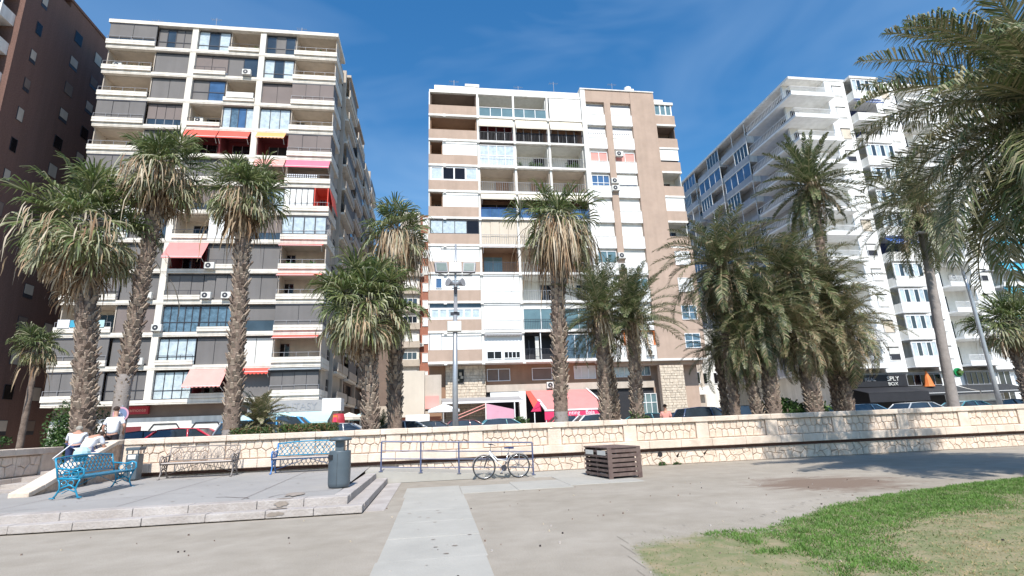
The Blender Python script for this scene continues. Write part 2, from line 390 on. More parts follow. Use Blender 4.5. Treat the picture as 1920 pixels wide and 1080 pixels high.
# ramp along the wall
m = MB()
m.poly([(-2.07,16.86,.01),(3.1,16.86,.01),(3.1,16.86,.03),(-1.75,16.86,.36),(-2.07,16.86,.38),
        (-2.07,18.2,.01),(3.1,18.2,.01),(3.1,18.2,.03),(-1.75,18.2,.40),(-2.07,18.2,.415)], 'concrete',
       [(0,1,2,3,4),(5,9,8,7,6),(2,7,8,3),(3,8,9,4),(1,6,7,2),(0,4,9,5)])
tag(m.build('ramp'), kind='structure')
# concrete slab path
m = MB(); rnd = random.Random(2); y = -6.
while y < 13.1:
    q = min(13.3, y+rnd.uniform(1.05, 1.35)); a = rnd.uniform(-.02, .02)
    m.box(-.72+a, .64+a, y+.006, q-.004, -.05, .012+rnd.uniform(0, .006), 'concrete'); y = q
for x0, x1, y0, y1 in ((-.76, .62, 13.32, 15.2), (.63, 2.0, 13.5, 15.0), (2.01, 3.4, 13.55, 15.35), (3.41, 5.4, 13.9, 16.3), (2.9, 5.1, 16.32, 18.05)):
    m.box(x0, x1, y0, y1, -.05, .014, 'concrete')
tag(m.build('path', bevel=.005), kind='structure')
m = MB(); m.box(-1.41, -1.02, 11.5, 16.83, -.04, .010, 'step_stone'); tag(m.build('kerb_strip'), kind='structure')

# lawn
edge = [(-.8,-2),(1.9,4.2),(2.2,5.7),(2.5,7.2),(3.0,7.45),(3.8,7.7),(4.6,7.6),(5.3,8.05),(6.2,8.6),(6.9,9.05),(8.,9.5),(9.3,9.9),(11.,10.35),(13.,10.7),(16,11.3),(22,12),(30,12.6)]
ex = np.array([e[0] for e in edge]); ey = np.array([e[1] for e in edge])
rg = np.random.default_rng(3)
N = 460000
gx = rg.uniform(1.5, 22, N); gy = rg.uniform(3.6, 12.2, N)
ye = np.interp(gx, ex, ey)
def vnoise(x, y, s, seed):
    g = np.random.default_rng(seed).random((64, 64)); X = (x*s) % 63; Y = (y*s) % 63
    i = X.astype(int); j = Y.astype(int); fx = X-i; fy = Y-j; fx = fx*fx*(3-2*fx); fy = fy*fy*(3-2*fy)
    return g[i, j]*(1-fx)*(1-fy)+g[i+1, j]*fx*(1-fy)+g[i, j+1]*(1-fx)*fy+g[i+1, j+1]*fx*fy
n1 = vnoise(gx, gy, 1.1, 1); n2 = vnoise(gx, gy, 3.5, 2); n3 = vnoise(gx, gy, 9, 9)
depth = ye-gy
lim = 1.25+1.3*n1+np.clip(5.6-gx, 0, 3)*1.3
green = np.clip((lim-depth)/.9+.25, 0, 1)*np.clip((gx-3.7+1.1*(n2-.5)-np.clip(7-gy, 0, 2)*.25)/.5, 0, 1)*(.65+.6*n2)
sparse = np.where(gx < 4.6, .22, .66)*(.25+n2*.75)*(.5+n3*.8)
dens = np.clip(np.maximum(green*1.4, sparse), 0, 1)*np.clip(depth/.35+.35+(n2-.5), 0, 1)
keep = (rg.random(N) < dens) & (depth > -.3+.5*n2)
keep &= rg.random(N) < np.clip(1.6-(gx*gx+gy*gy)**.5/22, .3, 1)
gx, gy, green, n1, n2, depth = [a[keep] for a in (gx, gy, green, n1, n2, depth)]
n = len(gx); h = rg.uniform(.012, .034, n)*(.65+.6*green)*(.6+.9*vnoise(gx, gy, 6, 4)); a = rg.uniform(0, 6.283, n); wd = rg.uniform(.003, .007, n)*1.3
lx = rg.normal(0, .02, n); ly = rg.normal(0, .02, n)
dx, dy = np.cos(a)*wd, np.sin(a)*wd
V = np.stack([np.stack([gx-dx, gy-dy, np.zeros(n)], 1), np.stack([gx+dx, gy+dy, np.zeros(n)], 1),
              np.stack([gx+dx*.3+lx, gy+dy*.3+ly, h], 1), np.stack([gx-dx*.3+lx, gy-dy*.3+ly, h], 1)], 1).reshape(-1, 3)
r = rg.random(n); dry = np.clip((depth-1.3)/2.2, 0, .6)*np.clip((gx-4.6)/1., .25, 1)+.15*(gx < 4.6)+(n2-.5)*.7
mi = np.where(r < green*1.1, 0, np.where(rg.random(n) < dry, 2, 1))
tag(npmesh('grass', V, np.arange(4*n).reshape(-1, 4), mi, ['grass_green', 'grass_dull', 'grass_dry']), 'patchy green and dry brown grass of the lawn at the right', 'grass', kind='stuff')
cs = .12; GX, GY = np.meshgrid(np.arange(1.2, 26, cs), np.arange(-1.5, 13, cs), indexing='ij')
dd_ = np.interp(GX, ex, ey)-GY
cov = np.clip(dd_/.5+.1, 0, 1)*np.where(GX < 4.8, .62, 1.)
nx_, ny_ = GX.shape; idx = np.arange(nx_*ny_).reshape(nx_, ny_); okc = (dd_[:-1, :-1] > -.45)
Fq = np.stack([idx[:-1, :-1][okc], idx[1:, :-1][okc], idx[1:, 1:][okc], idx[:-1, 1:][okc]], 1)
lw_o = npmesh('lawn', np.stack([GX.ravel(), GY.ravel(), np.full(GX.size, .005)], 1), Fq, np.zeros(len(Fq)), ['lawn'])
at_ = lw_o.data.attributes.new('cover', 'FLOAT', 'POINT'); at_.data.foreach_set('value', cov.ravel().astype(np.float32)); tag(lw_o, kind='structure')
# small litter, pebbles
m = MB(); rnd = random.Random(9)
for i in range(150):
    x, y = rnd.uniform(-7, 10), rnd.uniform(4, 14); s = rnd.uniform(.006, .018)
    if -10 < x < -1.3 and y > 11: continue
    m.box(x, x+s*1.4, y, y+s, .0, s*.6+.012, rnd.choice(['trunk', 'step_stone', 'dead2', 'wood_dark']), None)
tag(m.build('gravel'), 'scattered pebbles and dry leaves lying on the sand', 'gravel', kind='stuff')

# ================================================================== STONE WALLS
def stone_panel(m, x0, x1, z0, z1, rows, y, rnd, cell=.235, irr=.6, plane='x', d=.045):
    "rows of interlocking five and six sided stones in front of the mortar; plane x: wall along X facing -Y; plane y: along Y facing +X"
    n = max(2, round((x1-x0)/cell)); w = (x1-x0)/n; H = (z1-z0)/rows
    zz = H*.11
    # boundary zigzags
    def bx(k, i):
        off = .5 if k % 2 else 0
        return x0+(i+off)*w
    cols = []
    jit = {}
    def J(key, a):
        if key not in jit: jit[key] = (rnd.uniform(-a, a), rnd.uniform(-a, a))
        return jit[key]
    for r in range(rows):
        off = 0 if r % 2 == 0 else -.5
        cnt = n if r % 2 == 0 else n+1
        zb, zt = z0+r*H, z0+(r+1)*H
        for i in range(cnt):
            a, b = x0+(i+off)*w, x0+(i+1+off)*w
            a2, b2 = max(a, x0), min(b, x1); mid = (a+b)/2
            def vx(x, kind, lvl):
                key = (kind, lvl, round(x/w*2)); jx, jz = J(key, irr*.09)
                return x+(jx if x0+.01 < x < x1-.01 else 0), jz*.6
            P = []
            # bottom edge
            if r == 0: P += [(a2, zb), (b2, zb)]
            else:
                for x, s in ((a, 1), (mid, -1), (b, 1)):
                    if x < x0-.01 or x > x1+.01: continue
                    xx, jz = vx(x, 'b', r); P.append((xx, zb+s*zz*(.5 if 0 else 1)+jz))
                if a < x0-.01: P = [(x0, zb-zz*1+0)]+[q for q in P if q[0] > x0+.01]
                if b > x1+.01: P = [q for q in P if q[0] < x1-.01]+[(x1, zb-zz)]
            T = []
            if r == rows-1: T += [(b2, zt), (a2, zt)]
            else:
                for x, s in ((b, -1), (mid, 1), (a, -1)):
                    if x < x0-.01 or x > x1+.01: continue
                    xx, jz = vx(x, 'b', r+1); T.append((xx, zt+s*zz+jz))
                if b > x1+.01: T = [(x1, zt+zz)]+[q for q in T if q[0] < x1-.01]
                if a < x0-.01: T = [q for q in T if q[0] > x0+.01]+[(x0, zt+zz)]
            P = P+T
            if len(P) < 3: continue
            cx = sum(p[0] for p in P)/len(P); cz = sum(p[1] for p in P)/len(P)
            g = .009; q = []
            for px, pzz in P:
                dx, dz = cx-px, cz-pzz; L = math.hypot(dx, dz) or 1
                q.append((px+dx/L*g*1.35, pzz+dz/L*g*1.35))
            q2 = [(px+(cx-px)*.13, pzz+(cz-pzz)*.13) for px, pzz in q]
            dd = d*rnd.uniform(.7, 1.15)
            k = 'stone' if rnd.random() < .8 else 'stone_pale'
            nn = len(q)
            if plane == 'x': A = [(a_, y, b_) for a_, b_ in q]; B = [(a_, y-dd*.7, b_) for a_, b_ in q]; C = [(a_, y-dd, b_) for a_, b_ in q2]
            else: A = [(y, a_, b_) for a_, b_ in q]; B = [(y+dd*.7, a_, b_) for a_, b_ in q]; C = [(y+dd, a_, b_) for a_, b_ in q2]
            fs = [tuple(range(2*nn, 3*nn))]
            for u in range(nn):
                v2 = (u+1) % nn; fs += [(u, v2, nn+v2, nn+u), (nn+u, nn+v2, 2*nn+v2, 2*nn+u)]
            if plane != 'x': fs = [f[::-1] for f in fs]
            m.poly(A+B+C, k, fs)
rnd = random.Random(11)
sw = empty('stone_wall', (6, 18.3, 0), 'long pale stone retaining wall with coping and ledge behind the benches and bicycle', 'wall')
def wl(mb, name, **kw):
    o = mb.build(name, **kw); o.parent = sw; o.matrix_parent_inverse = Matrix.Translation((-6, -18.3, 0)); return o
WY = 18.2; X0, X1 = -9.4, 48.
m = MB(); m.box(X0, X1, WY+.05, WY+.45, 0, 1.385, 'mortar'); wl(m, 'core')
piers = [-9.4]+[-6.98+2.69*i for i in range(21)]
pw = .46
m = MB(); mm = MB(); ml = MB()
ZP0, ZP1 = .56, .825
for i, p in enumerate(piers):
    m.box(p, p+pw, WY-.025, WY+.05, .83, 1.39, 'stone_pale')
    nx = min(X1, piers[i+1]) if i+1 < len(piers) else X1
    stone_panel(mm, p+pw+.03, nx-.03,   .835, 1.385, 2, WY+.05, rnd)
p = X0
q_edge = 3.6
xx = -1.2
while xx < X1-.3:
    q = min(X1, xx+3.1); stone_panel(ml, xx, q, .0, .455, 2, WY+.05, rnd, cell=.26, irr=1.6); xx = q
wl(m, 'pier', bevel=.01); m = MB(); m.box(X0, X1, WY+.03, WY+.049, .457, .559, 'ledge_shade'); wl(m, 'ledge_shade_strip'); wl(mm, 'stone_facing'); wl(ml, 'lower_stone_facing')  # dark strip below the ledge paints its shadow
m = MB(); x = X0
while x < X1:
    q = min(X1, x+rnd.uniform(.8, 1.5)); m.box(x+.003, q-.003, WY-.13, WY+.049, ZP0+rnd.uniform(-.004, .004), ZP1, 'stone_pale'); x = q
wl(m, 'ledge', bevel=.02)
m = MB(); x = X0
while x < X1:
    q = min(X1, x+rnd.uniform(.75, 1.3)); m.box(x+.003, q-.003, WY-.07+rnd.uniform(-.004, .004), WY+.5, 1.392, 1.572+rnd.uniform(-.005, .005), 'stone_pale'); x = q
wl(m, 'coping', bevel=.022)
m = MB(); c = atp = (7.75, WY-.03, .30)
m.tube([(7.72, WY+.04, .36), (7.72, WY-.012, .36)], .085, 'black', 14); wl(m, 'drain_hole')

# stair up to the promenade with sloping parapet, and the wall on its left
m = MB()
for i in range(4):
    m.box(-11.42, -9.86, 15.7+i*.72, 18.75, .30+i*.11, .42+i*.11+.001, 'step_stone')
tag(m.build('stair', bevel=.01), kind='structure')
m = MB()
prof = [(14.7, .30), (18.25, .30), (18.25, 1.40), (17.9, 1.40), (15.0, .42), (14.7, .38)]
m.slab([(-9.80, y, z) for y, z in prof], (.30, 0, 0), 'mortar')
par = empty('stair_parapet', (-9.65, 16.5, .35), 'sloping stone parapet with broad pale cap beside the stair', 'parapet')
def padd(mb, name, par, loc, **kw):
    o = mb.build(name, **kw); o.parent = par; o.matrix_parent_inverse = Matrix.Translation([-c for c in loc]); return o
padd(m, 'core', par, (-9.65, 16.5, .35))
m = MB()
capl = [(14.55, .33), (15.05, .47), (16.0, .79), (16.95, 1.11), (17.9, 1.42), (18.3, 1.44)]
for (a, b), (c_, d) in zip(capl, capl[1:]):
    m.slab([(-9.87, a, b), (-9.43, a, b), (-9.43, c_-.004, d), (-9.87, c_-.004, d)], (0, 0, .12), 'stone_pale')
padd(m, 'cap', par, (-9.65, 16.5, .35), bevel=.015)
lw = empty('side_wall', (-11.6, 16, .3), 'stone retaining wall at the far left edge beside the stair and hedge', 'wall')
m = MB(); m.box(-11.95, -11.5, 8, 18.75, 0, 1.24, 'mortar'); padd(m, 'core', lw, (-11.6, 16, .3))
m = MB(); y = 8.
while y < 17.9: stone_panel(m, y, min(y+3, 17.9), .68, 1.22, 2, -11.5, rnd, plane='y', cell=.33, irr=1.); y += 3
padd(m, 'stone_facing', lw, (-11.6, 16, .3))
m = MB(); m.box(-11.5, -11.43, 17.92, 18.75, .6, 1.24, 'stone_pale'); padd(m, 'pier', lw, (-11.6, 16, .3))
m = MB(); y = 8.
while y < 18.7:
    q = min(18.75, y+1.1); m.box(-11.5, -11.36, y+.003, q-.003, .30, .66, 'stone_pale'); m.box(-12, -11.40, y+.003, q-.003, 1.242, 1.42, 'stone_pale'); y = q
padd(m, 'ledge', lw, (-11.6, 16, .3), bevel=.015)
m = MB(); m.box(-60, -11.96, 8, 18.74, .0, 1.1, 'dull_brown'); tag(m.build('earth_bed'), kind='structure')
# ================================================================== BUILDINGS
def part(mb, name, par, **kw):
    o = mb.build(name, **kw); o.parent = par; o.matrix_parent_inverse = Matrix.Translation(-par.location); return o
def sub(mb, name, prt, **kw):
    o = mb.build(name, **kw); o.parent = prt; o.matrix_parent_inverse = prt.matrix_parent_inverse.copy() if False else Matrix.Identity(4); return o
def rail(m, x0, x1, y, z0, z1, k='frame_grey', step=1.2, bars=0, t=.03):
    m.box(x0, x1, y, y+t, z1-t, z1, k)
    if bars:
        n = int((x1-x0)/bars)
        for i in range(n+1):
            x = x0+(x1-x0)*i/n; m.box(x-.012, x+.012, y+.005, y+.025, z0, z1-t, k)
        m.box(x0, x1, y+.004, y+t-.004, z0, z0+.03, k)
    else:
        n = max(1, round((x1-x0)/step))
        for i in range(n+1):
            x = x0+(x1-x0-t)*i/n; m.box(x, x+t, y, y+t, z0, z1-t, k)
def window(par, x0, x1, z0, z1, y, n=3, fk='frame_dark', gk='glass', t=.06, split=None, label=None, name='window', pk=None):
    m = MB()
    m.box(x0, x1, y-.05, y+.05, z0, z0+t, fk); m.box(x0, x1, y-.05, y+.05, z1-t, z1, fk)
    for i in range(n+1):
        x = x0+(x1-x0-t)*i/n; m.box(x, x+t, y-.048, y+.048, z0+t, z1-t, fk)
    if split: m.box(x0+t, x1-t, y-.04, y+.04, z0+(z1-z0)*split-t*.5, z0+(z1-z0)*split+t*.5, fk)
    f = part(m, name, par)
    if label: f['label'] = label
    p = MB()
    for i in range(n):
        a = x0+(x1-x0-t)*i/n+t; b = x0+(x1-x0-t)*(i+1)/n
        k = (pk[i % len(pk)] if pk else gk)
        p.box(a, b, y, y+.03, z0+t, z1-t, k)
    o = p.build('pane', f)
    return f
def screen(par, x0, x1, z0, z1, y, n=3, k='screen', drop=1., gap='frame_dark', name='roller_screen', rl=False):
    m = MB(); zb = z1-(z1-z0)*drop
    w = (x1-x0)/n
    for i in range(n):
        m.box(x0+i*w+.025, x0+(i+1)*w-.02, y+random.uniform(-.02, .02), y+.05, zb+.03, z1-.17, k)
    m.box(x0, x1, y+.06, y+.10, z0, z1, gap)
    m.box(x0, x1, y-.02, y+.055, z1-.15, z1-.03, gap if not rl else k)
    if drop < .99:
        for i in range(n+1):
            x = x0+(x1-x0-.05)*i/n; m.box(x, x+.05, y, y+.055, z0, zb+.025, 'frame_grey')
        m.box(x0+.05, x1-.05, y+.02, y+.055, z0+.02, zb+.01, 'glass')
    return part(m, name, par)
def recess(par, x0, x1, z0, z1, y, d=1.7, wk='beige_wall', dk='glass_dark', door=(.15, .5), beam=False, name='balcony_recess'):
    m = MB(); h = z1-z0
    m.box(x0, x1, y+d, y+d+.1, z0, z1, wk)
    m.box(x0, x0+.08, y+.02, y+d-.002, z0, z1, wk); m.box(x1-.08, x1, y+.02, y+d-.002, z0, z1, wk)
    m.box(x0+.081, x1-.081, y+.1, y+d-.002, z1-.06, z1-.002, wk)
    a, b = x0+(x1-x0)*door[0], x0+(x1-x0)*door[1]
    m.box(a, b, y+d-.06, y+d-.003, z0+.05, z0+h*.80, dk)
    m.box(a-.04, a, y+d-.08, y+d-.002, z0+.05, z0+h*.82, 'frame_grey'); m.box(b, b+.04, y+d-.08, y+d-.002, z0+.05, z0+h*.82, 'frame_grey'); m.box((a+b)/2-.03, (a+b)/2+.03, y+d-.08, y+d-.055, z0+.05, z0+h*.80, 'frame_grey')
    return part(m, name, par)
def awning(par, x0, x1, z, y, out=1.2, drop=.9, k='red_awning', val=.18, scal=False, label=None, stripes=None):
    m = MB(); n = 10 if scal else 1
    if stripes:
        w = (x1-x0)/stripes
        for i in range(stripes):
            m.slab([(x0+i*w,y,z),(x0+(i+1)*w-.02,y,z),(x0+(i+1)*w-.02,y-out,z-drop),(x0+i*w,y-out,z-drop)], (0,0,-.03), k)
            m.box(x0+(i+1)*w-.02, x0+(i+1)*w+.02, y-out, y-out+.02, z-drop-.03, z-drop, 'frame_grey')
    else:
        g = 6
        for i in range(g):
            t0, t1 = i/g, (i+1)/g; s0, s1 = .05*math.sin(math.pi*t0), .05*math.sin(math.pi*t1)
            m.slab([(x0,y-out*t0,z-drop*t0-s0),(x1,y-out*t0,z-drop*t0-s0),(x1,y-out*t1,z-drop*t1-s1),(x0,y-out*t1,z-drop*t1-s1)], (0,0,-.02), k)
    nn = int((x1-x0)/.3) if scal else 1
    for i in range(nn):
        a = x0+(x1-x0)*i/nn; b = x0+(x1-x0)*(i+1)/nn
        v = val*(1 if not scal else 1)
        if scal: m.slab([(a,y-out-.012,z-drop),(b,y-out-.012,z-drop),(b,y-out-.012,z-drop-v*.6),((a+b)/2,y-out-.012,z-drop-v),(a,y-out-.012,z-drop-v*.6)], (0,.012,0), k)
        else: m.box(a, b, y-out-.014, y-out-.002, z-drop-v, z-drop, k)
    m.box(x0, x1, y-out-.03, y-out+.03, z-drop-.065, z-drop-.022, 'frame_white')
    m.tube([(x0+.1, y+.05, z-drop-.5), (x0+.1, y-out, z-drop-.04)], .018, 'frame_white', 4); m.tube([(x1-.1, y+.05, z-drop-.5), (x1-.1, y-out, z-drop-.04)], .018, 'frame_white', 4)
    o = part(m, 'awning', par)
    if label: o['label'] = label
    return o
def ac(par, x, z, y, s=1., k='ac'):
    m = MB(); m.box(x-.4*s, x+.4*s, y-.34, y, z, z+.58*s, k)
    m.box(x-.35*s, x-.3*s, y-.3, y-.002, z-.1, z-.002, 'frame_grey'); m.box(x+.3*s, x+.35*s, y-.3, y-.002, z-.1, z-.002, 'frame_grey')
    o = part(m, 'air_conditioner', par, bevel=.02)
    f = MB(); f.tube([(x-.08*s, y-.345, z+.29*s), (x-.08*s, y-.352, z+.29*s)], .23*s, 'frame_dark', 14); f.tube([(x-.08*s, y-.353, z+.29*s), (x-.08*s, y-.36, z+.29*s)], .07*s, 'ac', 8)
    f.build('fan_grille', o)
    return o

# ---------------------------------------------------------------- left apartment block
def block_left():
    t = empty('apartment_building', (-20.7, 48, .66), 'thirteen storey cream apartment block with long white balconies, grey roller screens and red awnings', 'building')
    XL, XR = -31.45, -9.97; P = 2.83; S0 = 4.2; NF = 13
    c1, c2 = (-23.9, -23.36), (-17.5, -16.96)
    m = MB()
    m.box(XL+.3, XR-.4, 50.1, 60, .7, S0+13*P+.05, 'beige_wall')
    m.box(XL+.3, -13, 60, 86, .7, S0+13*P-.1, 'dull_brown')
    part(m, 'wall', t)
    m = MB(); m.box(c1[0], c1[1], 48.02, 48.9, S0, S0+13*P+.05, 'cream'); part(m, 'column', t); m = MB(); m.box(c2[0], c2[1], 48.02, 48.9, S0, S0+13*P+.05, 'cream'); part(m, 'column', t)
    m = MB(); z = S0+13*P; m.box(XL-.05, XR+.05, 47.9, 52.2, z-.02, z+.36, 'cream'); m.box(XL+.5, XR-.6, 52.2, 60, z-.02, z+.3, 'cream'); part(m, 'roof', t)
    A = ('screen', 'screen'); 
    bays = {'L': (XL, -27.1), 'A': (-27.05, c1[0]), 'B': (c1[1], -20.4), 'C': (-20.36, c2[0]), 'D': (c2[1], -14.15), 'R': (-14.1, XR)}
    # floors from the top down; kinds of infill in each bay
    F = [
     dict(L='scr.7/2', A='gmix', B='gcur3', C='open', D='gscr', R='open'),
     dict(L='open.ac', A='scr/1', B='scr.8b/2', C='glassac', D='gcur3', R='open'),
     dict(L='open', A='scr/2', B='ghalf', C='openc', D='scrb/2', R='scrb/3'),
     dict(L='scr.8/3', A='scrb.7/4', B='openac', C='gblue4', D='gpale', R='open'),
     dict(L='open', A='scr/2', B='awred', C='awred2', D='aworange', R='scrb/3'),
     dict(L='scr/2', A='scrb/2', B='scr.8/2', C='scr/2', D='awpale', R='awpink'),
     dict(L='open', A='scr/2', B='scr.7b/3', C='scrb/2', D='gcur3', R='alcove'),
     dict(L='gcur3', A='glassac', B='open', C='white', D='scrb.7/2', R='gbright'),
     dict(L='gcur3', A='scr/2', B='awcoral', C='scr/2', D='scr/2', R='openr'),
     dict(L='gmix', A='scrac/1', B='scr.8/3', C='scr/3ac', D='scr/2', R='openr2'),
     dict(L='opent', A='scrb/1', B='gblue5', C='gblue3', D='scr.6/1', R='scr.8/2'),
     dict(L='scr.8/2', A='scrac/2', B='gwhite4', C='scr/2', D='whitescr/2', R='openr'),
     dict(L='scr.8/4', A='gmix', B='gwhite4', C='awpinkbig', D='scrscal', R='gdark'),
    ]
    for r, row in enumerate(F):
        i = 12-r; s = S0+i*P
        m = MB(); m.box(XL, XR, 48, 50.09, s, s+.38, 'cream'); m.box(XR-.4, XR, 50.09, 51.8, s, s+.38, 'cream')
        m.box(XL-.001, XR+.001, 47.985, 48.02, s+.1, s+.115, 'dull_brown')
        part(m, 'floor_slab', t)
        pl = [('L', XL, -27.12), ('R', -14.12, XR)] + ([('M', c1[1]+.0, -20.4)] if r % 2 == 1 else [('M', -20.36, c2[0])])
        for nm, a, b in pl:
            if nm == 'M' and 4 <= r <= 7 and r % 2 == 0: continue
            zt = s+.88 if nm == 'R' or nm == 'L' else s+.80
            m = MB(); m.box(a-.01 if nm == 'L' else a, b+(.012 if nm == 'R' else 0), 47.86, 47.98, s+.40, zt, 'cream'); m.box(a, b, 47.85, 48.0, s+.62, s+.632, 'dull_brown')
            if nm == 'R': m.box(XR-.1, XR+.01, 47.985, 51.6, s+.40, zt, 'cream')
            part(m, 'balcony_parapet', t)
            kind = row['L' if nm == 'L' else 'R' if nm == 'R' else ('B' if b < -20 else 'C')]
            m = MB(); rail(m, a+.03, b-.03, 47.9, zt, zt+.42, 'frame_grey' if nm != 'M' else 'frame_dark', 1.1)
            if nm == 'R':
                m.box(XR-.05, XR-.02, 47.9, 51.5, zt+.39, zt+.42, 'frame_grey'); m.box(XR-.05, XR-.02, 49.6, 49.63, zt, zt+.39, 'frame_grey')
            part(m, 'railing', t)
        for b, (x0, x1) in bays.items():
            k = row[b]; z0, z1 = s+.40, s+P-.02; y = 48.32
            if b == 'R': x1 = XR-.12
            if b == 'L': x0 = XL+.1
            back = lambda **q: recess(t, x0, x1, z0, z1, 48.3, 1.75, **q)
            if k.startswith('open'):
                if b == 'R': back(door=(.03, .22), wk='beige_wall')
                elif b == 'L': back(door=(.45, .8), wk='beige_wall')
                else: back(door=(.3, .85))
                if 'ac' in k: ac(t, x0+.6, z0+.9, 49.2)
                if k == 'openc':
                    m = MB(); m.box(x0+.3, x1-.1, 47.80, 47.84, s+.75, s+1.3, 'screen_white'); part(m, 'hanging_cloth', t)
                if k == 'opent':
                    m = MB(); m.box(x0+.2, x0+1.1, 47.80, 47.84, s+.8, s+1.5, 'shirt'); part(m, 'hanging_towel', t); m = MB(); m.box(x0+1.15, x0+1.9, 47.80, 47.84, s+.85, s+1.45, 'turquoise_awning'); part(m, 'hanging_towel', t); m = MB(); m.box(x1-1.3, x1-.5, 47.80, 47.84, s+.85, s+1.45, 'pale_blue_awning'); part(m, 'hanging_towel', t)
                if 'openr' in k: awning(t, x0, x1-.2, z1-.02, 48.0, .5, .22, 'red_awning', .1, label='nearly rolled up red awning')
            elif k.startswith('scr/') or k.startswith('scr.') or k.startswith('scrb') or k.startswith('scrac'):
                n = int([ch for ch in k if ch.isdigit()][-1]); mk_ = 'screen_brown' if 'b' in k else 'screen'
                d = 1.
                if '.' in k: d = .1*int(k[k.index('.')+1])
                yy = 47.99 if b in 'LR' else 48.25
                screen(t, x0, x1, z0, z1, yy if b in 'LR' else y, n, mk_, d)
                if b in 'LR':
                    m = MB(); m.box((x1-.06) if b == 'R' else x0, x1 if b == 'R' else x0+.06, 48.1, 50.05, z0, z1, 'screen'); part(m, 'side_screen', t)
                if 'ac' in k:
                    ac(t, x1-.7, s+.44, 48.0)
                    if k.endswith('3ac'): ac(t, x0+.5, s+.44, 48.); 
            elif k == 'whitescr/2': screen(t, x0, x1, z0, z1, y, 2, 'ac')
            elif k == 'white':
                m = MB(); m.box(x0, x1, 47.98, 48.06, z0+.02, z1-.1, 'bright_white'); part(m, 'white_blind', t)
            elif k == 'gmix': window(t, x0, x1, z0, z1-.1, y, 4, pk=['screen', 'glass', 'screen', 'screen'], split=.35)
            elif k == 'gscr': window(t, x0, x1, z0, z1-.1, y, 3, pk=['glass', 'screen', 'glass'], split=.35)
            elif k.startswith('gcur'): window(t, x0, x1, z0, z1-.12, y, 3, pk=['curtain', 'glass', 'curtain'], split=.3)
            elif k == 'glassac': window(t, x0, x1, z0, z1-.12, y, 2, pk=['screen', 'glass']); ac(t, x1-.9, s+.44, 48.0)
            elif k == 'ghalf': window(t, x0, x1, z0, z1-.1, y, 2, pk=['screen', 'glass_blue'], split=.45)
            elif k == 'gblue4': window(t, x0, x1, z0, z1-.1, y, 4, pk=['curtain', 'curtain_blue', 'glass_blue', 'curtain'])
            elif k == 'gpale': window(t, x0, x1, z0, z1-.1, y, 3, gk='curtain')
            elif k == 'gblue5': window(t, x0, x1, z0, z1-.1, y, 5, gk='curtain_blue', split=.38); ac(t, x0-.1, s+.44, 47.97)
            elif k == 'gblue3': window(t, x0, x1, z0, z1-.1, y, 4, gk='curtain_blue', split=.38)
            elif k == 'gwhite4': window(t, x0, x1, z0, z1-.12, y, 4, gk='curtain', split=.32, pk=None)
            elif k == 'gbright':
                window(t, x0, x1, s+.9, z1-.1, 47.99, 4, gk='curtain', t=.09); m = MB(); m.box(x0, x1, 48.06, 48.12, z0, s+.89, 'frame_dark'); m.box(x1-.07, x1-.001, 48.13, 50.05, z0, z1, 'glass_blue'); part(m, 'side_screen', t)
            elif k == 'gdark': screen(t, x0, x1, s+.86, z1-.25, 47.99, 4, 'screen'); m = MB(); m.box(x0-.1, x1+.2, 47.6, 48.1, z1-.24, z1-.1, 'street_metal'); part(m, 'screen_housing', t)
            elif k == 'awred': back(wk='dark_red', door=(.1, .7)); awning(t, x0, x1-.05, z1, 48.0, .5, .85, 'red_awning', label='bright red awning, left of the red pair on the ninth floor')
            elif k == 'awred2': back(wk='dark_red', door=(.2, .8)); awning(t, x0, x1-.1, z1, 48.0, .5, .85, 'red_awning', label='bright red awning, right of the red pair on the ninth floor')
            elif k == 'aworange': back(wk='dark_red', door=(.2, .8), dk='black'); awning(t, x0, x1-.2, z1, 48.0, .5, .7, 'orange_awning', scal=True, label='orange scalloped awning')
            elif k == 'awpale': back(); awning(t, x0, x1-.05, z1, 48.0, .5, .8, 'pink_awning')
            elif k == 'awpink':
                back(); awning(t, x0, x1, z1+.02, 48.0, .45, .8, 'magenta_awning', label='large bright pink awning')
                m = MB()
                for q in range(14):
                    for e in range(2): m.box(x0+.2+q*.2, x0+.32+q*.2, 47.82, 47.84, s+.92+e*.2, s+1.04+e*.2, 'shirt')
                part(m, 'patterned_cloth', t)
            elif k == 'alcove':
                window(t, x0, x1-1.3, z0, z1-.1, 48.0, 5, gk='screen_white'); recess(t, x1-1.28, x1, z0, z1, 48.0, 1.9, wk='red_awning', dk='dark_red')
                m = MB(); m.slab([(XR+.03, 47.9, z1-.2), (XR+.03, 50.4, z1-.2), (XR+.35, 50.4, s+.8), (XR+.35, 47.9, s+.9)], (.02, 0, 0), 'red_awning'); part(m, 'side_awning', t)
            elif k == 'awcoral': back(wk='dark_red', door=(.1, .6)); awning(t, x0-.1, x1+.2, z1, 48.0, 1.1, 1.6, 'coral_awning', label='large faded coral red awning half way down the facade'); ac(t, x1+.6, s+.3, 47.9)
            elif k == 'awpinkbig': back(wk='dark_red', door=(.1, .6)); awning(t, x0-.2, x1-.1, z1, 48.0, 1.2, 1.45, 'pink_awning', scal=True, label='large pale pink awning on the first floor')
            elif k == 'scrscal': screen(t, x0, x1, z0, z1, y, 1, 'screen'); awning(t, x0, x1, z1, 48.0, .5, .3, 'red_awning', .3, scal=True)
    # ground floor
    m = MB(); m.box(XL+.2, XR-.2, 49.3, 50.08, 3.2, S0-.01, 'dull_brown'); m.box(XL+.2, -16.2, 49.1, 50.07, .67, 3.19, 'white')
    m.box(-16.15, XR, 49.3, 50.07, .67, 3.19, 'black'); m.box(-26.3, -24.3, 49.06, 49.11, .67, 2.5, 'dark_red'); part(m, 'shop_front', t)
